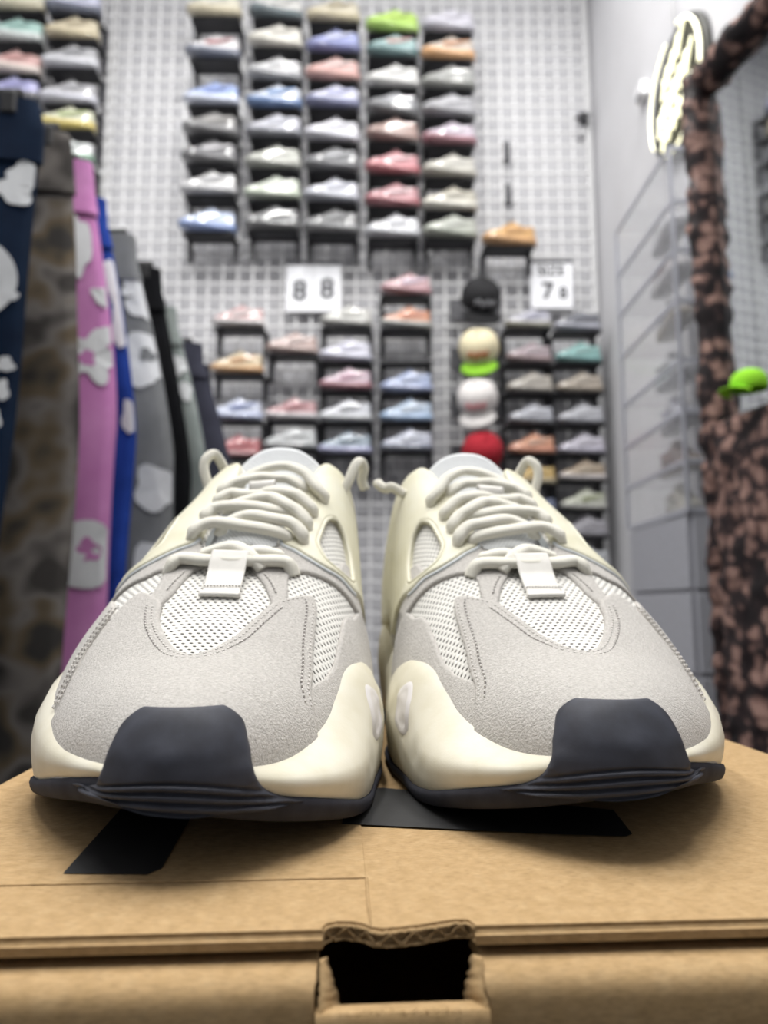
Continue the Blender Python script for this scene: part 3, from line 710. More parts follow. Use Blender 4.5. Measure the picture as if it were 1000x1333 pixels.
def lid():
    # outline in local x,y: the front edge with the torn notch
    notch = [(-.0118,0),(-.0120,.0022),(-.0112,.0040),(-.0090,.0050),(-.0060,.0047),(-.0040,.0038),(-.0022,.0020),(-.0002,.0012),(.0030,.0016),(.0070,.0024),(.0110,.0036),(.0145,.0046),(.0172,.0042),(.0180,.0020),(.0178,0)]
    out = [(BX0, 0)] + notch + [(BX1, 0), (BX1, BD), (BX0, BD)]
    bm = bmesh.new()
    vs = [bm.verts.new((x, y, 0)) for x, y in out]; f = bm.faces.new(vs); bm.normal_update()
    if f.normal.z < 0: f.normal_flip()
    r = bmesh.ops.extrude_face_region(bm, geom=[f]); 
    for v in [g for g in r['geom'] if isinstance(g, bmesh.types.BMVert)]: v.co.z -= .0030
    bmesh.ops.recalc_face_normals(bm, faces=bm.faces)
    ed = [e for e in bm.edges if all(abs(v.co.z) < 1e-6 and (abs(v.co.y) < 1e-6 or True) for v in e.verts) and not all(abs(v.co.x) < .02 for v in e.verts)]
    bmesh.ops.bevel(bm, geom=ed, offset=.0013, segments=3, affect='EDGES')
    me = bpy.data.meshes.new('lid'); bm.to_mesh(me); bm.free(); me.materials.append(m_card)
    o = obj('lid', me, box)
    # seam: the folded liner of the far left quarter stands a hair proud
    mb = MB()
    mb.box(BX0 + .002, -.0025, .0275, BD - .004, 0, .00035, b=.00015)
    mb.build('liner_flap', m_card, o)
    mb = MB(); mb.tube([(-.0024, .003, -.0002), (-.0026, .012, .0001), (-.0024, .0275, .0001)], .00035, 6); mb.build('crease', m_card, o, True)
    # torn fluted edge of the notch
    A = smooth_closed(notch[1:-1], 10, closed=False); l = np.concatenate([[0], np.cumsum(np.linalg.norm(np.diff(A, axis=0), axis=1))])
    for (z, amp, nm) in ((-.0005, 0, 'torn_liner'), (-.0028, 0, 'torn_liner'), (-.0016, .0008, 'torn_flute')):
        V = []; n = 160
        for q in np.linspace(0, l[-1], n):
            x, y = np.interp(q, l, A[:, 0]), np.interp(q, l, A[:, 1]); zz = z + amp * math.sin(q * 1300) + random.uniform(-1, 1) * .00012
            w = .0009 + random.random() * .0005
            V += [(x, y - w, zz), (x, y + .0015, zz)]
        o2 = obj(nm, mesh_data(nm, np.array(V), [(2*i, 2*i+2, 2*i+3, 2*i+1) for i in range(n-1)], m_card), o)
        md = o2.modifiers.new('t', 'SOLIDIFY'); md.thickness = .00035
    return o
lid_o = lid()
def front_panel():
    # folded front: ledge below the lid, rounded corner, front face
    prof = [(.010, -.0050), (.002, -.0050), (-.0035, -.0051), (-.0060, -.0057), (-.0076, -.0071), (-.0082, -.0092), (-.0084, -.014), (-.0086, -.11), (-.0052, -.11), (-.0050, -.014), (-.0046, -.0095), (-.002, -.0075), (.010, -.0072)]
    mb = MB(); n = len(prof)
    def run(x0, x1, pr, k=14, wob=.0004, ragged=None):
        V = []; m = len(pr)
        for i in range(k + 1):
            x = x0 + (x1 - x0) * i / k; w = wob * math.sin(x * 55 + 1)
            for j, (y, z) in enumerate(pr):
                xx = x
                if ragged is not None and i == (k if ragged == 1 else 0): xx += random.uniform(-.0006, .0006)
                V.append((xx, y + (w if y < 0 else 0), z))
        Fc = [(i*m+j, i*m+(j+1) % m, (i+1)*m+(j+1) % m, (i+1)*m+j) for i in range(k) for j in range(m)] + [tuple(range(m)), tuple(k*m + j for j in range(m))[::-1]]
        mb.add(V, Fc)
    run(BX0, -.0128, prof, ragged=1); run(.0186, BX1, prof, ragged=0)
    lowp = [(-.0092, -.0100), (-.0100, -.0108), (-.0102, -.0130), (-.0090, -.11), (-.0054, -.11), (-.0052, -.0105)]
    run(-.0128, .0186, lowp, 10, .0003)
    o = mb.build('front_panel', m_card, box, True); smooth_angle(o, 45)
    # torn paper lips at both sides of the notch
    for sx, x0 in ((1, -.0126), (-1, .0184)):
        V = []; n = 16
        for i in range(n):
            f = i / (n - 1); w = math.sin(math.pi * f) ** .7
            y = -.0030 - .0062 * f; z = -.0040 - .0075 * f
            V += [(x0 + sx * (.0002 + random.uniform(0, .0004)), y - .0004, z + .0004), (x0 + sx * (.0016 * w + random.uniform(0, .0006)), y + .0016, z - .0002), (x0 + sx * (.0032 * f + .0009 + random.uniform(0, .0007)), y + .0045, z - .0012)]
        o2 = obj('torn_lip', mesh_data('torn_lip', np.array(V), [(3*i+j, 3*i+j+1, 3*i+j+4, 3*i+j+3) for i in range(n-1) for j in range(2)], m_card), o)
        md = o2.modifiers.new('t', 'SOLIDIFY'); md.thickness = .0005
    # fuzzy fibres at the lower lip
    mb = MB()
    for i in range(60):
        x = random.uniform(-.0125, .0185); y = -.0094 + random.uniform(-.0006, .001); z = -.0101
        d = Vector((random.uniform(-1, 1), random.uniform(-.6, .2), random.uniform(.2, 1))).normalized() * random.uniform(.0003, .0008)
        mb.tube([(x, y, z - .0002), (x + d.x*.6, y + d.y*.6, z + d.z*.5), (x + d.x, y + d.y, z + d.z*.8)], .00007, 4)
    mb.build('torn_fibres', m_card, o, kind='stuff')
front_panel()
mb = MB()
for x0, x1, y0, y1 in ((BX0, BX0 + .003, .012, BD), (BX1 - .003, BX1, .012, BD), (BX0, BX1, BD - .003, BD)):
    mb.box(x0, x1, y0, y1, -.1100, -.0032)
mb.box(BX0, BX1, -.005, BD, -.1125, -.1100)
mb.build('box_body', m_card, box)
# black printed letters on the lid (only their near ends show)
m_ink = mottled('black_ink', [rgb('1d1d1e'), rgb('242425')], 200, .6, 900, .1, .0003)
def ink(poly, h=.00012):
    mb = MB(); mb.prism(poly, h, h + .00006); mb.build('printed_bar', m_ink, lid_o)

def lid_pt(x, y):
    """ground point in the lid's own frame"""
    a = -box.rotation_euler.z; X, Y = x - box.location.x, y - box.location.y
    return (X*math.cos(a) - Y*math.sin(a), X*math.sin(a) + Y*math.cos(a))
for poly in ([(-.0745,.1790),(-.0748,.1800),(-.0800,.2274),(-.092,.33),(-.066,.33),(-.0572,.2274),(-.0527,.1825),(-.0550,.1785)],
             [(-.0120,.2185),(.046,.2088),(.0655,.2070),(.0678,.2090),(.0700,.2324),(.0,.26),(-.0120,.26)]):
    ink([lid_pt(*q) for q in poly], .0005)
# ---------------------------------------------------------------- the shop: shell
XL, XR, YB, YF = -2.30, 1.12, 3.62, -1.8
m_wall = mottled('white_wall_paint', [rgb('c0c0c3'), rgb('c8c8cb')], 3, .8, 300, .05, .001)
m_floor = mottled('dark_floor', [rgb('2c2c2d'), rgb('3a3a3b'), rgb('454546')], 6, .5)
def slab(name, *b, mat=m_wall): return MB().box(*b).build(name, mat, kind='structure')
slab('floor', XL, XR, YF, YB, FLOOR_Z - .05, FLOOR_Z, mat=m_floor)
slab('ceiling', XL, XR, YF, YB, CEIL_Z, CEIL_Z + .05)
wall_back = slab('wall_back', XL - .1, XR + .1, YB, YB + .1, FLOOR_Z, CEIL_Z, mat=mottled('grey_back_wall', [rgb('b4b4b8'), rgb('bcbcbf')], 3, .8))
slab('wall_left', XL - .1, XL, YF, YB, FLOOR_Z, CEIL_Z)
slab('wall_right', XR, XR + .1, YF, YB, FLOOR_Z, CEIL_Z)
slab('baseboard_back', XL, XR, YB - .012, YB, FLOOR_Z, FLOOR_Z + .08)
# white wire grid in front of the back wall: every wire is a piece of its own
m_wire = mottled('white_wire', [rgb('dededf'), rgb('e6e6e6')], 40, .4)
grid = empty('wire_grid', (0, 0, 0), label='white wire display grid covering the back wall', cat='display grid')
GX0, GX1, GZ0, GZ1 = XL + .02, 1.075, FLOOR_Z + .1, 3.72
me_v = MB().box(-.0048, .0048, -.004, .004, GZ0, GZ1).data('grid_wire', m_wire)
me_h = MB().box(GX0, GX1, -.004, .004, -.0048, .0048).data('grid_wire', m_wire)
x = GX1
while x > GX0:
    o = obj('grid_wire', me_v, grid); o.location = (x, YB - .045, 0); x -= .0762
z = GZ0
while z < GZ1:
    o = obj('grid_wire', me_h, grid); o.location = (0, YB - .053, z); z += .0762
me_p = MB().box(-.011, .011, -.011, .011, GZ0, GZ1, b=.003).data('grid_post', plain('b9b9ba', .5))
for x in (-1.468, GX1 + .012):
    o = obj('grid_post', me_p, grid); o.location = (x, YB - .045, 0)

# ---------------------------------------------------------------- display sneakers and their shelves
def bg_upper(high=0.0):
    st = [(-.137,.022,.028,.000),(-.128,.030,.046,.0),(-.105,.040,.058,.0),(-.07,.045,.068,.0),(-.035,.043,.086,.0),(0,.040,.106,.0),(.03,.038,.118 + high*.3,.0),(.055,.037,.108 + high,.0),(.085,.036,.104 + high,.0),(.115,.034,.112 + high,.0),(.132,.026,.110 + high,.0),(.138,.010,.085,.0)]
    V = []; na = 11
    for (x, w, h, _) in st:
        for k in range(na):
            a = math.pi * k / (na - 1); cx = math.cos(a); sz = math.sin(a)
            V.append((x, w * math.copysign(abs(cx) ** .6, cx), .022 + (h - .022) * sz ** .7))
    n = len(st); Fc = [(i*na+k, i*na+k+1, (i+1)*na+k+1, (i+1)*na+k) for i in range(n-1) for k in range(na-1) if not (6 <= i <= 9 and 3 <= k <= 6)]
    Fc += [tuple(range(na)), tuple((n-1)*na + k for k in range(na))[::-1]]
    return mesh_data('upper', np.array(V), Fc)
def bg_sole():
    prof = [(-.146,.016),(-.140,.030),(-.11,.043),(-.07,.048),(-.02,.044),(.04,.040),(.10,.040),(.135,.034),(.146,.016)]
    V = []; 
    for (x, w) in prof:
        up = .010 * max(0, (-x - .09) / .05); top = .026 + .008 * max(0, (x - .0) / .14) + up * .6
        V += [(x, -w, .0 + up), (x, -w*1.02, top), (x, w*1.02, top), (x, w, .0 + up)]
    n = len(prof); Fc = [(4*i+a, 4*i+(a+1) % 4, 4*i+4+(a+1) % 4, 4*i+4+a) for i in range(n-1) for a in range(4)] + [(0,1,2,3), tuple(4*(n-1)+k for k in (3,2,1,0))]
    return mesh_data('sole', np.array(V), Fc)
def bg_stripe():
    pts = [(-.045,.050),(-.020,.043),(.030,.055),(.105,.083),(.108,.090),(.030,.072),(-.010,.066),(-.035,.062)]
    V = [(x, s*(.0455 - .05*max(0, z-.055)), z) for s in (-1, 1) for x, z in pts]
    return mesh_data('side_stripe', np.array(V), [tuple(range(8)), tuple(range(15, 7, -1))], smooth=False)
def bg_laces():
    mb = MB()
    for i in range(5):
        x = -.045 + .016*i; z = .084 + .0105*i
        mb.tube([(x, -.026, z - .010), (x, 0, z + .004), (x, .026, z - .010)], .0042, 5)
    return mb.data('laces', None, True)
ME_UP, ME_UPH, ME_SO, ME_ST, ME_LA = bg_upper(), bg_upper(.035), bg_sole(), bg_stripe(), bg_laces()
for me in (ME_UP, ME_UPH, ME_SO, ME_ST, ME_LA):
    me.materials.clear(); me.materials.append(None)
    if me is not ME_ST:
        bm = bmesh.new(); bm.from_mesh(me); bmesh.ops.recalc_face_normals(bm, faces=bm.faces); bm.to_mesh(me); bm.free()
_wrap = {}
def wrap(hexcol):
    """sneaker colours under a shiny film wrap"""
    if hexcol not in _wrap:
        _c = rgb(hexcol); _g = .45 + .25 * sum(_c) / 3; base = tuple(.84 * (.76 * q + .24 * _g) for q in _c)
        m = new_mat('wrapped_' + hexcol, base, .5)
        n = noise(m, 38, 2); bump(m, n.outputs[0], .6, .02)
        b = bsdf(m); b.inputs['Coat Weight'].default_value = 1.0; b.inputs['Coat Roughness'].default_value = .035
        r = ramp(m, noise(m, 20, 2).outputs[0], [(.25, tuple(c*.75 for c in base)), (.75, tuple(min(1, c*1.1) for c in base))])
        L(m, r.outputs[0], b.inputs['Base Color'])
        _wrap[hexcol] = m
    return _wrap[hexcol]
def setmat(o, m):
    o.material_slots[0].link = 'OBJECT'; o.material_slots[0].material = m
def display_sneaker(loc, rz, cols, label, group, high=False, sc=1.0):
    e = empty('display_sneaker', loc, rz, label, 'sneaker', group); e.scale = (sc, sc, sc)
    for me, nm, c in ((ME_UPH if high else ME_UP, 'upper', cols[0]), (ME_SO, 'sole', cols[1]), (ME_ST, 'side_stripe', cols[2]), (ME_LA, 'laces', cols[3] if len(cols) > 3 else cols[0])):
        o = obj(nm, me, e); setmat(o, wrap(c))
    return e
m_shelf = plain('26262a', .45); m_shelf2 = plain('3b3b40', .5)
_mb = MB(); _mb.box(-.128, .128, -.060, .055, -.008, 0, b=.002); ME_PLATE = _mb.data('shelf_plate', m_shelf)
ME_LIP = MB().box(-.128, .128, -.064, -.060, -.012, -.0005).data('front_lip', m_shelf)
_mb = MB(); _mb.box(-.014, .014, .055, .070, -.105, .012); ME_BRK = _mb.data('bracket', m_shelf2)
def display_shelf(loc, label, group):
    e = empty('display_shelf', loc, 0, label, 'shelf', group)
    if loc[0] > .65: e.scale = (.92, 1, 1)
    obj('shelf_plate', ME_PLATE, e); obj('front_lip', ME_LIP, e)
    for sx in (-1, 1):
        o = obj('bracket', ME_BRK, e); o.location = (sx * .118, 0, 0)
    return e
W, G = 'e9e9ec', '8d9096'
ORD = ['first', 'second', 'third', 'fourth', 'fifth', 'sixth', 'seventh', 'eighth', 'ninth']
# (column x, place, [(z, colour words, upper, sole, stripe)])
COLUMNS = [
 (-1.905, 'far corner column over the navy trousers', 'upper', [(3.146,'cream','e5dfc9','d8cfae','cdbf98'),(2.971,'mint green','a8d6cc','dfe8e6','8fc4bb'),(2.789,'pink','dba8a2','e8d8cf','c77f78'),(2.640,'violet','a9a9de','4a4a55','8b8bd0')]),
 (-1.610, 'column over the camouflage trousers', 'upper', [(3.124,'lavender and navy','c9cbe6','27365a','e8e8ee'),(2.984,'beige','d9cba8','cdbd93','b8a67d'),(2.819,'grey and white','a6a7ac','dadbe3','7f8188'),(2.621,'pale grey','b1b1b6','cfd0dd','8e8e96'),(2.477,'yellow','d8d9ba','d5bd35','9bb04d'),(2.301,'white and green','e2e6e6','4f8a67','cfd8d6')]),
 (-.878, 'first column', 'upper', [(3.111,'cream and white','e2dcc6','cbbf9c','efece2'),(2.875,'white and red','e6e3e6','4a5570','a8323a'),(2.613,'light blue','8ea8e0','d0d8ee','5f7fd0'),(2.448,'dark grey','6c6a69','57575a','a9a6a2'),(2.293,'black and white','55545a','3a3a40','d8d6da'),(2.123,'white and grey','dddddd','b9b9bc','9c9ca2'),(1.927,'white and sky blue','c5d4f0','5b7fc0','86aee6')]),
 (-.558, 'second column', 'upper', [(3.102,'white and dark teal','e1e0dc','2f4e57','cfcfcb'),(2.936,'ivory','e6e3da','d3cfc2','cfcabd'),(2.750,'white and silver','dcdcde','8f9196','b5b7bb'),(2.596,'white and royal blue','d3dbea','2a66a6','3f86cf'),(2.435,'white and pale grey','cfd0db','777a86','b9bccb'),(2.264,'sage grey','bcbeb4','9b9d93','d2d4c9'),(2.098,'pale green','cdd6c6','b8c4ae','e4e8de'),(1.939,'charcoal','67696b','4f5152','8a8c8e')]),
 (-.262, 'third column', 'upper', [(3.080,'beige and brown','d6cdb3','c3b58f','a39267'),(2.905,'periwinkle blue','9ba5df','4b549a','d4d8f2'),(2.750,'salmon pink','d9a9a2','c98f85','ead2cd'),(2.596,'white and indigo','d2d4ea','4c5488','a9aede'),(2.414,'plain white','e6e6ee','cfcfda','dcdce6'),(2.255,'black and silver','66686d','4a4c52','c2c4c8'),(2.086,'white and grey blue','d9dbe6','a6a9b6','c3c6d6'),(1.923,'graphite','56585a','6b6d70','86888a')]),
 (.043, 'fourth column', 'upper', [(3.023,'lime green','b3e02a','9fd015','c8ee50'),(2.884,'teal and coral','9fc4c4','2f6e70','d69a90'),(2.711,'white','e4e4e2','cacac8','d6d6d4'),(2.558,'dark and white','84868c','3f4148','d4d6dc'),(2.414,'brown and pink','a8877c','8a6358','e0bdb3'),(2.235,'red and pink','d0848c','b5404f','eec6ca'),(2.061,'dusty red','c08088','a03446','e0c0c4'),(1.894,'white and cool grey','e2e3e8','b4b6bd','cdd0d8')]),
 (.330, 'fifth column', 'upper', [(3.023,'lilac grey','cfcdda','b8b6c4','dedce8'),(2.866,'orange and white','d6c6b6','e0a050','cf8030'),(2.703,'mid grey','9fa19e','83857f','c2c4c0'),(2.549,'grey and white','aaaab0','8e8e94','d8d8de'),(2.393,'maroon and lilac','c6b8c8','8e3a50','d9d0de'),(2.218,'stone','c8c5ba','aeaa9c','dedbd0'),(2.041,'beige and white','bfb9a6','d6d2c4','a49e8a'),(1.894,'grey green','b4b9ac','8f9686','cfd3c8')]),
 (.622, 'lone shelf beside the fifth column', 'upper', [(1.854,'bright yellow','e2a63a','c9891c','d89420')]),
 (-.712, 'first column', 'lower', [(1.432,'pink and white','d8a9a8','c9c3c3','e8dcdc'),(1.199,'orange and white','e0c89a','c98f3a','d68a2c'),(.966,'white and blue','cdd6ee','aab6da','3d5fb5'),(.782,'bright red','b83a44','8f2a34','d86a72')]),
 (-.447, 'second column', 'lower', [(1.296,'flat pale pink','c4a39a','9c7f76','d8c2bc'),(.966,'red and white','c98f94','c8c2c6','b0505c'),(.823,'silver white','c6cacc','a2a6a8','dde0e2')]),
 (-.186, 'third column', 'lower', [(1.432,'ivory and grey','d8d8d2','8c8c86','c2c2ba'),(1.261,'white and lavender','dcdcec','c4c4d8','ceceea'),(1.115,'pink and crimson','d8bccb','8c2a44','c886a4'),(.958,'white and silver','dde0ea','c9ccd0','9ea2a8'),(.800,'lavender and teal','9fb2c4','a6a8d2','6d8698')]),
 (.108, 'fourth column', 'lower', [(1.598,'pink','cfa0a6','a86a74','d8c2dc'),(1.424,'orange','dd8d5c','a8aaa4','e27638'),(1.103,'cornflower blue','a2b4de','8494c0','c2ceee'),(.958,'pale blue','b4cce8','8eb0d8','d4e2f2'),(.812,'white and navy','c4cade','4c5670','dde2f0')]),
 (.705, 'column beside the caps', 'lower', [(1.424,'white and violet','c6c6d4','8a8672','a6a6c6'),(1.253,'rose grey','b09aa2','8c6c70','d2c2c8'),(1.103,'taupe','b2aa9e','989084','c6beb2'),(.947,'silver and black','b9bcc8','6a6c76','dcdee8'),(.800,'bright orange','e29464','c46c3c','e0b498'),(.652,'yellow','d8b04a','9a8a60','e6c46a'),(.500,'dark blue','5c6c96','3c465e','8090b8')]),
 (.945, 'column against the right wall', 'lower', [(1.413,'navy','4c5060','a4a6b6','6a6e80'),(1.253,'turquoise','7cbcb8','5aa09e','a4d4d0'),(1.103,'tan','ac9e8c','94846e','c2b4a2'),(.947,'white and grey','bcbec8','8a8c96','dcdee6'),(.800,'pale lilac','c4c0d0','a8a4b8','dad6e4'),(.670,'brown and white','a48c6c','c0b8b8','d2c0a4'),(.530,'green and white','c4c8b4','b4b4ac','a2ac6c'),(.402,'dusky grey','a09ea8','76747e','bab8c2'),(.255,'cloud white','c2c6cc','9ca0a6','dadee4')]),
]
random.seed(11)
for (cx, place, blk, rows) in COLUMNS:
    n = len(rows)
    for i, (z, words, cu, cs, ct) in enumerate(rows):
        where = ('lone upper shelf beside the fifth column' if n == 1 else
                 f'{blk} shelves, {place}, {"top" if i == 0 else ORD[i]} row')
        if 'over the' in place: where = f'{place}, {"top" if i == 0 else ORD[i]} row'
        if 'caps' in place or 'right wall' in place: where = f'{place}, {"top" if i == 0 else ORD[i]} row'
        x = cx
        grp = f'sneakers on the {blk} wall shelves'
        k = 1.0
        gap = (rows[i-1][0] - z) if i else .2
        display_shelf((x, YB - .135, z - .012), f'black shelf for the {words} sneaker, {where}'.replace(' row', ' row'), f'black display shelves on the {blk} grid')
        display_sneaker((x, YB - .198, z - .0108), math.radians(random.uniform(6, 14)), (cu, cs, ct), f'{words} sneaker, {where}', grp, sc=min(  .965 if blk == 'upper' else (.80 if cx > .5 else .88), (gap - .016) / .134))
display_shelf((.108, YB - .135, 1.250), 'empty shelf with a pale front edge under the orange lower sneaker', 'black display shelves on the lower grid')

# ---------------------------------------------------------------- size cards
m_paper = plain('e9eaee', .6); m_print = plain('3a3b40', .7)
def text_mesh(body, size, bold=.0):
    cu = bpy.data.curves.new('t', 'FONT'); cu.body = body; cu.size = size; cu.align_x = 'CENTER'; cu.align_y = 'CENTER'; cu.extrude = .0006; cu.offset = bold; cu.resolution_u = 3
    o = bpy.data.objects.new('t', cu); COL.objects.link(o); dg = bpy.context.evaluated_depsgraph_get(); me = bpy.data.meshes.new_from_object(o.evaluated_get(dg))
    bpy.data.objects.remove(o, do_unlink=True); me.name = 'lettering'; return me
def size_card(loc, w, h, lines, label):
    e = empty('size_card', loc, 0, label, 'sign', 'printed size cards on the grid')
    MB().box(-w/2, w/2, -.002, .002, -h/2, h/2).build('card', m_paper, e)
    MB().box(-w/2 - .005, w/2 + .005, -.006, .004, h/2 - .004, h/2 + .014, b=.002).build('clip_rail', m_shelf2, e)
    for (txt, sz, dx, dz) in lines:
        me = text_mesh(txt, sz, .004 if sz > .09 else .002); me.materials.clear(); me.materials.append(m_print)
        o = obj('lettering', me, e); o.rotation_euler = (math.pi/2, 0, 0); o.location = (dx, -.003, dz)
size_card((-.430, YB - .075, 1.675), .138, .250, [('8', .15, 0, -.02)], 'white size card with number 8, between first and third lower columns')
size_card((-.290, YB - .075, 1.675), .138, .250, [('8', .15, 0, -.01)], 'white size card with number 8, its twin touching the third lower column')
size_card((.855, YB - .075, 1.690), .215, .245, [('SIZE', .075, 0, .075), ('7', .12, -.02, -.035), ('8', .09, .058, -.045)], 'white card reading SIZE above the shelves against the right wall')
for (x, z, lb) in ((1.050, 2.610, 'small black clamp at the edge of the wire grid'),):
    e = empty('clamp', (x, YB - .075, z), 0, lb, 'clamp')
    MB().box(-.022, .022, -.02, .02, -.03, .03, b=.006).build('body', m_shelf, e); MB().tube([(-.045, -.01, .0), (.0, -.02, -.01), (.03, -.01, .02)], .008, 6).build('lever', m_shelf, e)
# bare hooks left on the grid
for i, (x, z) in enumerate(((.645, 2.43), (.648, 2.19))):
    e = empty('grid_hook', (x, YB - .06, z), 0, ('upper' if i == 0 else 'lower') + ' bare black hook on the grid above the yellow sneaker', 'hook', 'bare hooks on the grid')
    MB().box(-.016, .016, -.008, .01, -.06, .06, b=.003).build('hook_plate', m_shelf2, e); MB().tube([(0, -.005, -.04), (0, -.06, -.045), (0, -.075, -.02)], .005, 6).build('hook_arm', m_shelf2, e)

# ---------------------------------------------------------------- caps hung on the grid
def baseball_cap(loc, rz, crown, brim, label, logo=None, tilt=.9, sc=1.0, group='caps hung in a row on the grid'):
    e = empty('baseball_cap', loc, rz, label, 'cap', group); e.rotation_euler = (tilt, 0, rz); e.scale = (sc,)*3
    mb = MB(); prof = [(.095, 0), (.098, .02), (.096, .045), (.088, .072), (.070, .095), (.045, .108), (.018, .114), (.001, .115)]
    mb.lathe(prof, 24); o = mb.build('crown', plain(crown, .9), e, True)
    MB().lathe([(.011, .112), (.012, .116), (.008, .121), (.001, .122)], 10).build('button', plain(crown, .9), o, True)
    V = []; n = 15
    for r in range(5):
        for k in range(n):
            a = math.pi * (1.18 + .64 * k / (n - 1)); R = .094 + .075 * r / 4 * (math.sin(math.pi * k / (n - 1)) ** .5 if r else 1)
            V.append((R * math.cos(a) * (1 - .1*r/4), R * math.sin(a), .006 - .028 * (math.cos(a) ** 2) * 1.2 - .012 * r / 4))
    b = obj('brim', mesh_data('brim', np.array(V), [(r*n+k, r*n+k+1, (r+1)*n+k+1, (r+1)*n+k) for r in range(4) for k in range(n-1)], plain(brim, .9)), e)
    md = b.modifiers.new('t', 'SOLIDIFY'); md.thickness = .004
    if logo:
        mb = MB()
        for k in range(7):
            a = -math.pi/2 + (k - 3) * .15; zc = .052 + .008 * math.sin(k * 2.1)
            mb.tube([(.098*math.cos(a), .098*math.sin(a), zc - .014), (.099*math.cos(a+.04), .099*math.sin(a+.04), zc), (.097*math.cos(a+.03), .097*math.sin(a+.03), zc + .016)], .005, 5)
        mb.build('embroidery', plain(logo, .8), o, True)
    return e
baseball_cap((.470, YB - .20, 1.545), .1, '17171a', '0f0f12', 'black baseball cap with grey lettering, topmost of the hung caps', '8c8c90', 1.0, 1.02)
baseball_cap((.465, YB - .20, 1.290), -.25, 'd9cfae', '86c02e', 'cream baseball cap with lime green brim', 'a8582e', 1.0, 1.0)
baseball_cap((.455, YB - .20, 1.040), -.3, 'd6d2d0', 'c9c6c4', 'white baseball cap with faint red lettering', 'b46a70', 1.0, 1.0)
baseball_cap((.465, YB - .20, .780), .1, '9c1526', '7c0f1c', 'red baseball cap, lowest of the hung caps', None, 1.0, 1.0)
for i, z in enumerate((1.60, 1.34, 1.10, .84)):
    e = empty('cap_holder', (.465, YB - .066, z), 0, ['black wire holder behind the black cap', 'black wire holder behind the cream cap', 'black wire holder behind the white cap', 'black wire holder behind the red cap'][i], 'holder', 'cap holders on the grid')
    MB().box(-.13, .13, -.004, .004, -.10, .02, b=.002).build('back_plate', m_shelf2, e); MB().tube([(0, 0, .0), (0, -.02, .002), (0, -.045, .01)], .006, 6).build('hook_arm', m_shelf, e)
# ---------------------------------------------------------------- clothes rail with hanging trousers
m_black = plain('151517', .4)
rack = empty('clothes_rail', (-.64, 1.7, FLOOR_Z), 0, 'black metal clothes rail carrying the hanging trousers', 'clothes rail')
RA, RB = np.array([-.93, 1.05]), np.array([-.80, 2.45])
def rail_pt(y): f = (y - RA[1]) / (RB[1] - RA[1]); return RA[0] + (RB[0] - RA[0]) * f
RZ = 1.10
_o = rack.location
loc = lambda p: (p[0] - _o.x, p[1] - _o.y, p[2] - _o.z)
MB().tube([loc((RA[0], RA[1], RZ)), loc((RB[0], RB[1], RZ))], .014, 12).build('rail', m_black, rack, True)
for P in (RA, RB):
    MB().tube([loc((P[0], P[1], RZ)), loc((P[0], P[1], FLOOR_Z + .03))], .014, 12).build('upright', m_black, rack, True)
    MB().box(P[0] - _o.x - .25, P[0] - _o.x + .25, P[1] - _o.y - .02, P[1] - _o.y + .02, 0, .03, b=.006).build('foot', m_black, rack)

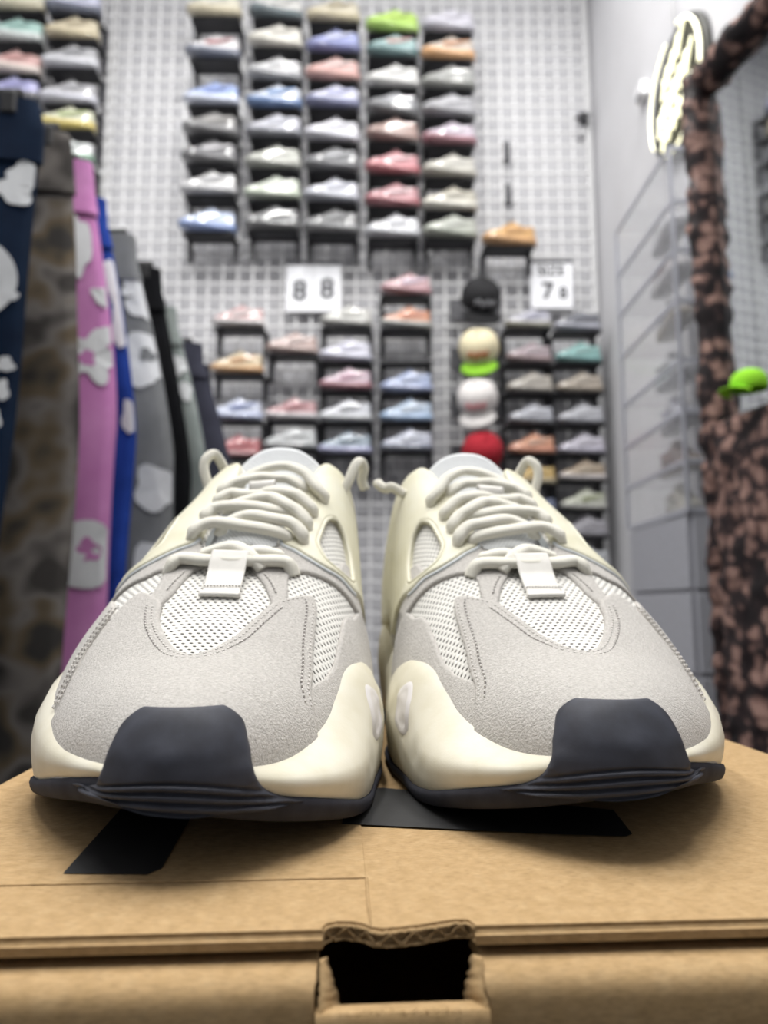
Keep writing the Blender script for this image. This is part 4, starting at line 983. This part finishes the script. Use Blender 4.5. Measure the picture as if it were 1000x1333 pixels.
def cloth(name, cols, scale=14, rough=.95):
    m = mottled(name, cols, scale, rough, 900, .25, .002, spec=.15); return m
def camo(name):
    m = new_mat(name, rgb('6a6258'), .95, spec=.15)
    v = noise(m, 7.5, 2, .5); r = ramp(m, v.outputs[0], [(.36, rgb('3c3a38')), (.44, rgb('635848')), (.51, rgb('75706c')), (.60, rgb('423f3d'))])
    L(m, r.outputs[0], bsdf(m).inputs['Base Color']); return m
def trousers(y, xe, ztop, zbot, width, mat, seed, label, top_in=.05, flare=.02, print_mat=None, prints=(), thick=.045, hem_dz=0):
    """a pair folded in half on a clip hanger; xe: its edge towards the room"""
    xe = xe - .026; rnd = random.Random(seed); ph = [rnd.uniform(0, 6) for _ in range(6)]
    e = empty('trousers', (xe - width/2, y, ztop), 0, label, 'trousers', 'trousers hanging on the clothes rail')
    nz, nx = 40, 18; H = ztop - zbot
    def edges(f):
        return (-width/2 + top_in * max(0, 1 - f*2.6) ** 1.3 - flare * f, width/2 - top_in * max(0, 1 - f*2.6) ** 1.3 + flare * f + .006 * math.sin(f*5 + ph[0]))
    def face(u, f, side):
        x0, x1 = edges(f); x = x0 + (x1 - x0) * u
        w = .010 * math.sin(u*9 + ph[1] + f*1.5) * min(1, f*3) + .006 * math.sin(u*21 + ph[2]) * f + .004 * math.sin(f*16 + ph[3])
        crease = -.012 * math.exp(-((u - .5) / .05) ** 2) * min(1, max(0, f - .22) * 6)
        d = thick/2 * (1 - abs(2*u - 1) ** 4) ** .5 * (.55 + .45*min(1, f*4))
        return (x, side * (d + crease * .6) + w, -H * f)
    V = []
    for i in range(nz):
        f = i / (nz - 1)
        ring = [face(k/(nx-1), f, -1) for k in range(nx)] + [face(k/(nx-1), f, 1) for k in range(nx-2, 0, -1)]
        V += ring
    m = 2*nx - 2
    Fc = [(i*m+k, i*m+(k+1) % m, (i+1)*m+(k+1) % m, (i+1)*m+k) for i in range(nz-1) for k in range(m)] + [tuple(range(m))[::-1], tuple((nz-1)*m + k for k in range(m))]
    obj('legs', mesh_data('legs', np.array(V), Fc, mat), e)
    # waistband
    V = []
    for f in (-.045, -.005, .0, .03, .045):
        s = 1.02 if f > -.04 else .96
        for k in range(nx): p = face(k/(nx-1), max(0, f), -1); V.append((p[0]*s, p[1]*1.0 - .006, -H*f))
        for k in range(nx-1, -1, -1): p = face(k/(nx-1), max(0, f), 1); V.append((p[0]*s, p[1] + .006, -H*f))
    m2 = 2*nx
    obj('waistband', mesh_data('waistband', np.array(V), [(i*m2+k, i*m2+(k+1) % m2, (i+1)*m2+(k+1) % m2, (i+1)*m2+k) for i in range(4) for k in range(m2)], mat), e)
    # prints: flat shapes laid on the front face; (u, f, [outline in metres])
    for pl in prints:
        (u, dz, outline) = pl[:3]; pm = pl[3] if len(pl) > 3 else print_mat
        V = []
        for (dx, dzz) in outline:
            f = min(1, max(0, (dz - dzz) / H)); x0, x1 = edges(f); uu = min(.995, max(.005, u + dx / (x1 - x0)))
            p = face(uu, f, -1); V.append((p[0], p[1] - (.003 if pm is print_mat else .0036), p[2]))
        n = len(V); c = tuple(np.mean(np.array(V), 0)); V.append(c)
        f = min(1, max(0, dz / H)); p = face(min(.99, max(.01, u)), f, -1); V[-1] = (p[0], p[1] - .0034, p[2])
        o = obj('print', mesh_data('print', np.array(V), [(i, (i+1) % n, n) for i in range(n)], pm, False), e)
    # hanger
    xr = rail_pt(y) - (xe - width/2); zr = RZ - ztop
    mb = MB(); hw_ = width/2 - top_in - .03; mb.box(-hw_, hw_, -.007, .007, H*.045 + .005, H*.045 + .022, b=.003); hb = mb.build('hanger_bar', m_black, e)
    mb = MB(); mb.tube([(0, 0, H*.045 + .016), ((xr + .019)*.5, 0, (H*.045 + zr)/2 - .01), (xr + .019, 0, zr - .02), (xr + .019, 0, zr), (xr + .0134, 0, zr + .0134), (xr, 0, zr + .019), (xr - .0134, 0, zr + .0134), (xr - .019, 0, zr)], .0028, 6); mb.build('hook', m_black, hb, True)
    for s in (-1, 1): MB().box(s*(hw_ - .02) - .015, s*(hw_ - .02) + .015, -.016, .016, H*.02, H*.045 + .012, b=.004).build('clip', m_black, hb)
    return e
def blob(r, seed, n=22, rough=.25, sx=1.0):
    rnd = random.Random(seed); a0 = [rnd.uniform(0, 6.28) for _ in range(3)]
    return [(sx*r*(1 + rough*(math.sin(3*a + a0[0])*.6 + math.sin(5*a + a0[1])*.4))*math.cos(a), r*(1 + rough*(math.sin(3*a + a0[0])*.6 + math.sin(5*a + a0[1])*.4))*math.sin(a)) for a in np.linspace(0, 2*math.pi, n, endpoint=False)]
def flower(r, n=40): return [(r*(.78 + .22*math.cos(5*a))*math.cos(a), r*(.78 + .22*math.cos(5*a))*math.sin(a)) for a in np.linspace(0, 2*math.pi, n, endpoint=False)]
def arc(R, w, a0, a1, n=16):
    A = np.linspace(a0, a1, n); return [(R*math.cos(a), R*math.sin(a)) for a in A] + [((R-w)*math.cos(a), (R-w)*math.sin(a)) for a in A[::-1]]
m_white_print = plain('d4d6d8', .85); m_navy = cloth('navy_cotton', [rgb('101d31'), rgb('16263c')]); m_pink = cloth('pink_cotton', [rgb('b877ac'), rgb('c486b8')])
TROUS = [
 dict(y=1.20, xe=-.590, ztop=.90, zbot=-.42, width=.44, mat=m_navy, seed=1, label='navy trousers with large white lettering, nearest on the clothes rail', top_in=.0, flare=-.035, prints=[(.955, .085, blob(.024, 5)), (.935, .115, blob(.030, 6)), (.965, .045, blob(.012, 7)), (.80, .285, arc(.075, .026, -1.3, 1.4)), (.955, .31, blob(.011, 8)), (.955, .43, blob(.013, 9)), (.95, .475, blob(.018, 10, sx=.6)), (.93, .525, blob(.020, 11, sx=.6)), (.87, .56, arc(.030, .014, 0, 5.5)), (.9, .62, blob(.014, 12)), (.93, .75, blob(.02, 13, sx=.6)), (.92, .80, blob(.016, 14, sx=.6))]),
 dict(y=1.34, xe=-.555, ztop=.93, zbot=-.45, width=.44, mat=camo('camouflage_cotton'), seed=2, label='brown and grey camouflage trousers between the navy and pink ones', top_in=.035, flare=.0),
 dict(y=1.50, xe=-.535, ztop=.97, zbot=-.42, width=.42, mat=m_pink, seed=3, label='pink trousers with white flower prints', top_in=.085, flare=.0, prints=[(.87, .135, blob(.068, 21, sx=.36)), (.985, .25, blob(.022, 22)), (.985, .335, blob(.02, 23)), (.90, .385, flower(.066)), (.875, .39, blob(.017, 24), 'P'), (.91, .800, blob(.070, 28, rough=.12)), (.97, .815, blob(.045, 27)), (.84, .81, blob(.05, 26)), (.915, .795, blob(.024, 25), 'P')]),
 dict(y=1.64, xe=-.535, ztop=.97, zbot=-.40, width=.42, mat=cloth('blue_cotton', [rgb('1c3680'), rgb('26449a')]), seed=4, label='royal blue trousers behind the pink ones', top_in=.11, flare=-.01, prints=[(.96, .14, blob(.05, 31, sx=.35)), (.985, .21, blob(.06, 32, sx=.25)), (.96, .27, blob(.05, 33, sx=.3)), (.97, .48, blob(.04, 34, sx=.4))]),
 dict(y=1.78, xe=-.490, ztop=.95, zbot=-.40, width=.42, mat=cloth('grey_fleece', [rgb('6f7173'), rgb('7d7f81')]), seed=5, label='mid grey trousers with pale flower prints', top_in=.12, flare=-.012, prints=[(.95, .075, flower(.05)), (.95, .13, blob(.035, 42)), (.93, .265, blob(.062, 44, rough=.15)), (.93, .26, blob(.018, 41), 'G'), (.86, .32, blob(.025, 43, sx=1.5)), (.92, .60, blob(.055, 45)), (.92, .79, blob(.07, 46, sx=.7))]),
 dict(y=1.92, xe=-.485, ztop=.93, zbot=-.42, width=.42, mat=cloth('black_cotton', [rgb('08090c'), rgb('0e0f13')]), seed=6, label='plain black trousers on the clothes rail', top_in=.10, flare=-.02),
 dict(y=2.06, xe=-.470, ztop=.88, zbot=-.40, width=.42, mat=cloth('sage_grey_cotton', [rgb('7c8482'), rgb('8d9491')]), seed=7, label='pale sage grey trousers beyond the black ones', top_in=.12, flare=.015, prints=[(.9, .12, blob(.03, 51)), (.93, .2, blob(.03, 52, sx=.6))]),
 dict(y=2.20, xe=-.425, ztop=.82, zbot=-.40, width=.42, mat=cloth('slate_cotton', [rgb('33343f'), rgb('3d3e4a')]), seed=8, label='dark slate trousers, farthest on the clothes rail', top_in=.12, flare=.012, thick=.07),
]
m_print_grey = MATS['grey_fleece']
for t in TROUS:
    t['prints'] = [(p[0], p[1], p[2], {'P': m_pink, 'G': m_print_grey}[p[3]]) if len(p) > 3 else p for p in t.get('prints', [])]
    trousers(print_mat=m_white_print, **t)
for i, (y, c, w, lb) in enumerate(((2.32, '2b2c33', .30, 'dark garment bunched at the far end of the clothes rail'),)):
    trousers(y, -.50, .80, -.3, w, cloth('dark_knit', [rgb('1e1f25'), rgb(c)]), 60 + i, lb, .05, .0, m_white_print, [(.9, .06, blob(.025, 71)), (.95, .12, blob(.02, 72))])

# ---------------------------------------------------------------- stool under the shoe box
stool = empty('stool', (.01, .33, FLOOR_Z), 0, 'black padded stool under the shoe box', 'stool')
MB().box(-.21, .21, -.20, .24, .405, .4865, b=.012).build('seat', plain('0d0d0f', .55), stool)
for sx in (-1, 1):
    for sy in (-1, 1):
        MB().box(sx*.18 - .016, sx*.18 + .016, .02 + sy*.19 - .016, .02 + sy*.19 + .016, 0, .408).build('leg', m_black, stool)

# ---------------------------------------------------------------- mirror with a furry leopard frame
def fur():
    m = new_mat('leopard_fur', rgb('6a514a'), .9, spec=.2)
    v = N(m, 'ShaderNodeTexVoronoi'); v.inputs['Scale'].default_value = 26; v.inputs['Randomness'].default_value = 1
    tc = N(m, 'ShaderNodeTexCoord'); n = noise(m, 20, 3); ad = N(m, 'ShaderNodeMixRGB'); ad.inputs[0].default_value = .06; L(m, tc.outputs['Object'], ad.inputs[1]); L(m, n.outputs[1], ad.inputs[2]); L(m, ad.outputs[0], v.inputs['Vector'])
    r = ramp(m, v.outputs['Distance'], [(.22, rgb('a5857a')), (.42, rgb('7c6058')), (.55, rgb('35292a')), (.8, rgb('1d1719'))])
    L(m, r.outputs[0], bsdf(m).inputs['Base Color'])
    b = bsdf(m); b.inputs['Coat Weight'].default_value = .3; b.inputs['Coat Roughness'].default_value = .3
    bump(m, noise(m, 160, 4).outputs[0], .8, .01); return m
m_fur = fur(); m_mirror = new_mat('mirror_glass', (.55, .57, .58), .03, 1.0)
_n = noise(m_mirror, 2.0, 2); _r = ramp(m_mirror, _n.outputs[0], [(.3, (.02, .02, .02)), (.8, (.07, .07, .07))]); L(m_mirror, _r.outputs[0], bsdf(m_mirror).inputs['Roughness'])
# local frame: +x runs along the mirror from its far edge to its near edge, +y out of its face
mir = empty('standing_mirror', (.850, 1.83, -.34), math.radians(-79 - 0), 'tall mirror in a furry leopard print frame leaning near the right wall', 'mirror')
MZ = 1.83; MW = 1.15; IW0 = .035; IB = .86
def lumpy(name, x0, x1, z0, z1, d, parent, seed):
    rnd = np.random.RandomState(seed); nx = max(4, int((x1-x0)/.02)); nz = max(4, int((z1-z0)/.02)); V = []
    X, Z = np.meshgrid(np.linspace(x0, x1, nx), np.linspace(z0, z1, nz), indexing='ij')
    h = rnd.rand(nx, nz); h = (h + np.roll(h, 1, 0) + np.roll(h, 1, 1)) / 3
    e = np.minimum(np.minimum(X - x0, x1 - X), np.minimum(Z - z0, z1 - Z)); prof = np.sqrt(np.clip(1 - (1 - np.clip(e / .02, 0, 1)) ** 2, 0, 1))
    Y = -(d * .4 + d * .6 * prof + .028 * (h - .3) * prof)
    P = np.stack([X, Y, Z], -1).reshape(-1, 3); B = np.stack([X, np.zeros_like(X), Z], -1).reshape(-1, 3); o = len(P)
    Fc = [(i*nz+j, (i+1)*nz+j, (i+1)*nz+j+1, i*nz+j+1) for i in range(nx-1) for j in range(nz-1)]
    rim = [(j, j+1) for j in range(nz-1)] + [((nx-1)*nz+j+1, (nx-1)*nz+j) for j in range(nz-1)] + [((i+1)*nz, i*nz) for i in range(nx-1)] + [(i*nz+nz-1, (i+1)*nz+nz-1) for i in range(nx-1)]
    Fc += [(a, b, b+o, a+o) for a, b in rim] + [(o, o+nz-1, o+nx*nz-1, o+(nx-1)*nz)]
    me = mesh_data(name, np.vstack([P, B]), Fc, m_fur)
    bm = bmesh.new(); bm.from_mesh(me); bmesh.ops.recalc_face_normals(bm, faces=bm.faces); bm.to_mesh(me); bm.free()
    return obj(name, me, parent)
lumpy('frame_side', 0, .055, .0, MZ, .05, mir, 1); lumpy('frame_side', MW - .085, MW, .0, MZ, .05, mir, 2)
lumpy('frame_top', .055, MW - .085, MZ - .085, MZ, .05, mir, 3); lumpy('frame_apron', .055, MW - .085, 0, IB, .06, mir, 4)
MB().box(.05, MW - .08, -.006, .0, IB - .02, MZ - .08).build('mirror_pane', m_mirror, mir)
MB().box(.0, MW, .0, .03, -.02, MZ).build('back_board', m_black, mir)
MB().box(.01, MW - .01, -.05, .03, -.258, .0).build('plinth', m_black, mir)
baseball_cap((.826, 1.600, .548), -1.37, '86c81e', '9ae02a', 'lime green cap resting on the ledge of the mirror frame', None, 0, .42, group=None)

# ---------------------------------------------------------------- clear display cabinet
def clear():
    m = bpy.data.materials.new('clear_acrylic'); m.use_nodes = True; nt = m.node_tree; nt.nodes.clear()
    out = nt.nodes.new('ShaderNodeOutputMaterial'); mix = nt.nodes.new('ShaderNodeMixShader'); tr = nt.nodes.new('ShaderNodeBsdfTransparent'); pb = nt.nodes.new('ShaderNodeBsdfPrincipled')
    pb.inputs['Base Color'].default_value = (.72, .73, .76, 1); pb.inputs['Roughness'].default_value = .15
    nz = nt.nodes.new('ShaderNodeTexNoise'); nz.inputs['Scale'].default_value = 6; rp = nt.nodes.new('ShaderNodeMapRange'); rp.inputs[3].default_value = .06; rp.inputs[4].default_value = .20
    nt.links.new(nz.outputs[0], rp.inputs[0]); nt.links.new(rp.outputs[0], mix.inputs[0]); nt.links.new(tr.outputs[0], mix.inputs[1]); nt.links.new(pb.outputs[0], mix.inputs[2]); nt.links.new(mix.outputs[0], out.inputs[0])
    return m
m_clear = clear(); m_edge = plain('a9abb4', .3); m_drawer = plain('9c9da4', .5)
CX0, CX1, CY0, CY1 = .850, 1.105, 2.02, 2.52
cab = empty('display_cabinet', ((CX0+CX1)/2, (CY0+CY1)/2, FLOOR_Z), 0, 'clear acrylic sneaker cabinet standing beside the mirror', 'cabinet')
o_ = cab.location
def cb(name, x0, x1, y0, y1, z0, z1, mat, b=0.0): return MB().box(x0-o_.x, x1-o_.x, y0-o_.y, y1-o_.y, z0-o_.z, z1-o_.z, b=b).build(name, mat, cab)
SHZ = [.33, .47, .615, .765, .945, 1.10, 1.25, 1.42]
for z in SHZ:
    cb('shelf_pane', CX0, CX1, CY0, CY1, z - .005, z + .005, m_clear); cb('shelf_edge', CX0 - .003, CX0 + .003, CY0, CY1, z - .007, z + .007, m_edge); cb('shelf_edge', CX0, CX1, CY0 - .003, CY0 + .003, z - .007, z + .007, m_edge)
for x in (CX0, CX1):
    for y in (CY0, CY1): cb('corner_post', x - .005, x + .005, y - .005, y + .005, .33, 1.42, m_edge)
cb('side_pane', CX0 - .001, CX0 + .001, CY0 + .006, CY1 - .006, .338, 1.412, m_clear); cb('front_pane', CX0 + .006, CX1 - .006, CY0 - .001, CY0 + .001, .338, 1.412, m_clear)
cb('base_carcass', CX0 + .01, CX1 - .01, CY0 + .012, CY1 - .01, FLOOR_Z, .322, m_drawer)
for k, (a, b) in enumerate(((-.58, -.36), (-.35, -.13), (-.12, .10), (.11, .315))):
    d = cb('drawer_front', CX0 - .002, CX0 + .010, CY0 + .015, CY1 - .015, a, b, plain('a6a7ae', .45), .003); cb('drawer_front', CX0 + .012, CX1 - .012, CY0, CY0 + .012, a, b, plain('a6a7ae', .45), .003)
CABS = [(1.255, 'white', 'dcdce2', 'c6c6cc', '9a9aa2', 1.35), (1.105, 'red and white', 'd2c6c8', 'c4c0c4', 'b2505a', 1.5), (.950, 'white and black', 'd6d6da', 'b09a78', '35353b', 1.3), (.770, 'silver grey', 'b0b2ba', 'c8cad2', '80828a', 1.3), (.620, 'pale lilac', 'cfcfe0', 'b4b4c0', 'a0a0b8', 1.2), (.475, 'brown', '7a5a4c', 'c4b49a', '9a7264', 1.4), (.335, 'cream', 'cfcab8', 'b4b0a6', 'e0ddd0', 1.3)]
for i, (z, w, a, b, c, rz) in enumerate(CABS):
    display_sneaker((.945, 2.28, z + .007), 1.45 + .1 * (i % 2), (a, b, c), f'{w} sneaker inside the clear cabinet, {"top" if i == 0 else ORD[i]} shelf', 'sneakers in the clear cabinet', sc=.85)

# ---------------------------------------------------------------- round neon sign on the right wall
m_glow = new_mat('warm_white_neon', (1, 1, .9), .4); b_ = bsdf(m_glow); b_.inputs['Emission Color'].default_value = (1, .95, .60, 1); b_.inputs['Emission Strength'].default_value = 1.7
neon = empty('neon_sign', (XR - .012, 2.50, 1.97), 0, 'round black neon sign with glowing script on the right wall', 'neon sign')
R = .245
MB().lathe([(.001, .012), (R, .012), (R + .004, .006), (R + .004, -.010), (.001, -.010)], 48).build('backing_disc', plain('17170f', .5), neon, True).rotation_euler = (0, -math.pi/2, 0)
# in the sign's plane: a runs to the viewer's right (towards the near end of the wall), b up
def npt(a, b): return (-.030, -a, b)
def arcpts(r, a0, a1, n=40): return [npt(r*math.cos(t), r*math.sin(t)) for t in np.linspace(a0, a1, n)]
MB().tube(arcpts(.228, 1.75, 3.6), .0045, 8).build('neon_arc', m_glow, neon, True)
MB().tube(arcpts(.232, -.25, 1.25), .007, 8).build('neon_arc', m_glow, neon, True)
MB().tube(arcpts(.222, 4.2, 5.6), .005, 8).build('neon_arc', m_glow, neon, True)
for (a0, b0, a1, b1, n, amp) in ((-.10, .060, .10, .150, 4, .040), (-.16, -.055, .16, .030, 6, .042), (-.13, -.135, .14, -.080, 5, .034)):
    t = np.linspace(0, 1, 90); P = []
    for q in t:
        P.append(npt(a0 + (a1-a0)*q + .022*math.sin(2*math.pi*n*q + 1.2), b0 + (b1-b0)*q + amp*math.cos(2*math.pi*n*q)))
    MB().tube(P, .0055, 7).build('neon_script', m_glow, neon, True)
MB().tube([(-.01, .0, R), (-.01, .01, R + .3), (.0, .0, R + .9)], .003, 6).build('power_cable', plain('e0e0e0', .5), neon, True)
sen = empty('wall_sensor', (XR, 2.86, 2.24), 0, 'small white sensor box on the right wall above the cabinet', 'sensor')
MB().box(-.035, 0, -.04, .04, -.035, .035, b=.006).build('casing', plain('e4e4e6', .5), sen); MB().box(-.037, -.033, -.025, .025, -.03, -.01).build('lens', plain('55565c', .3), sen)
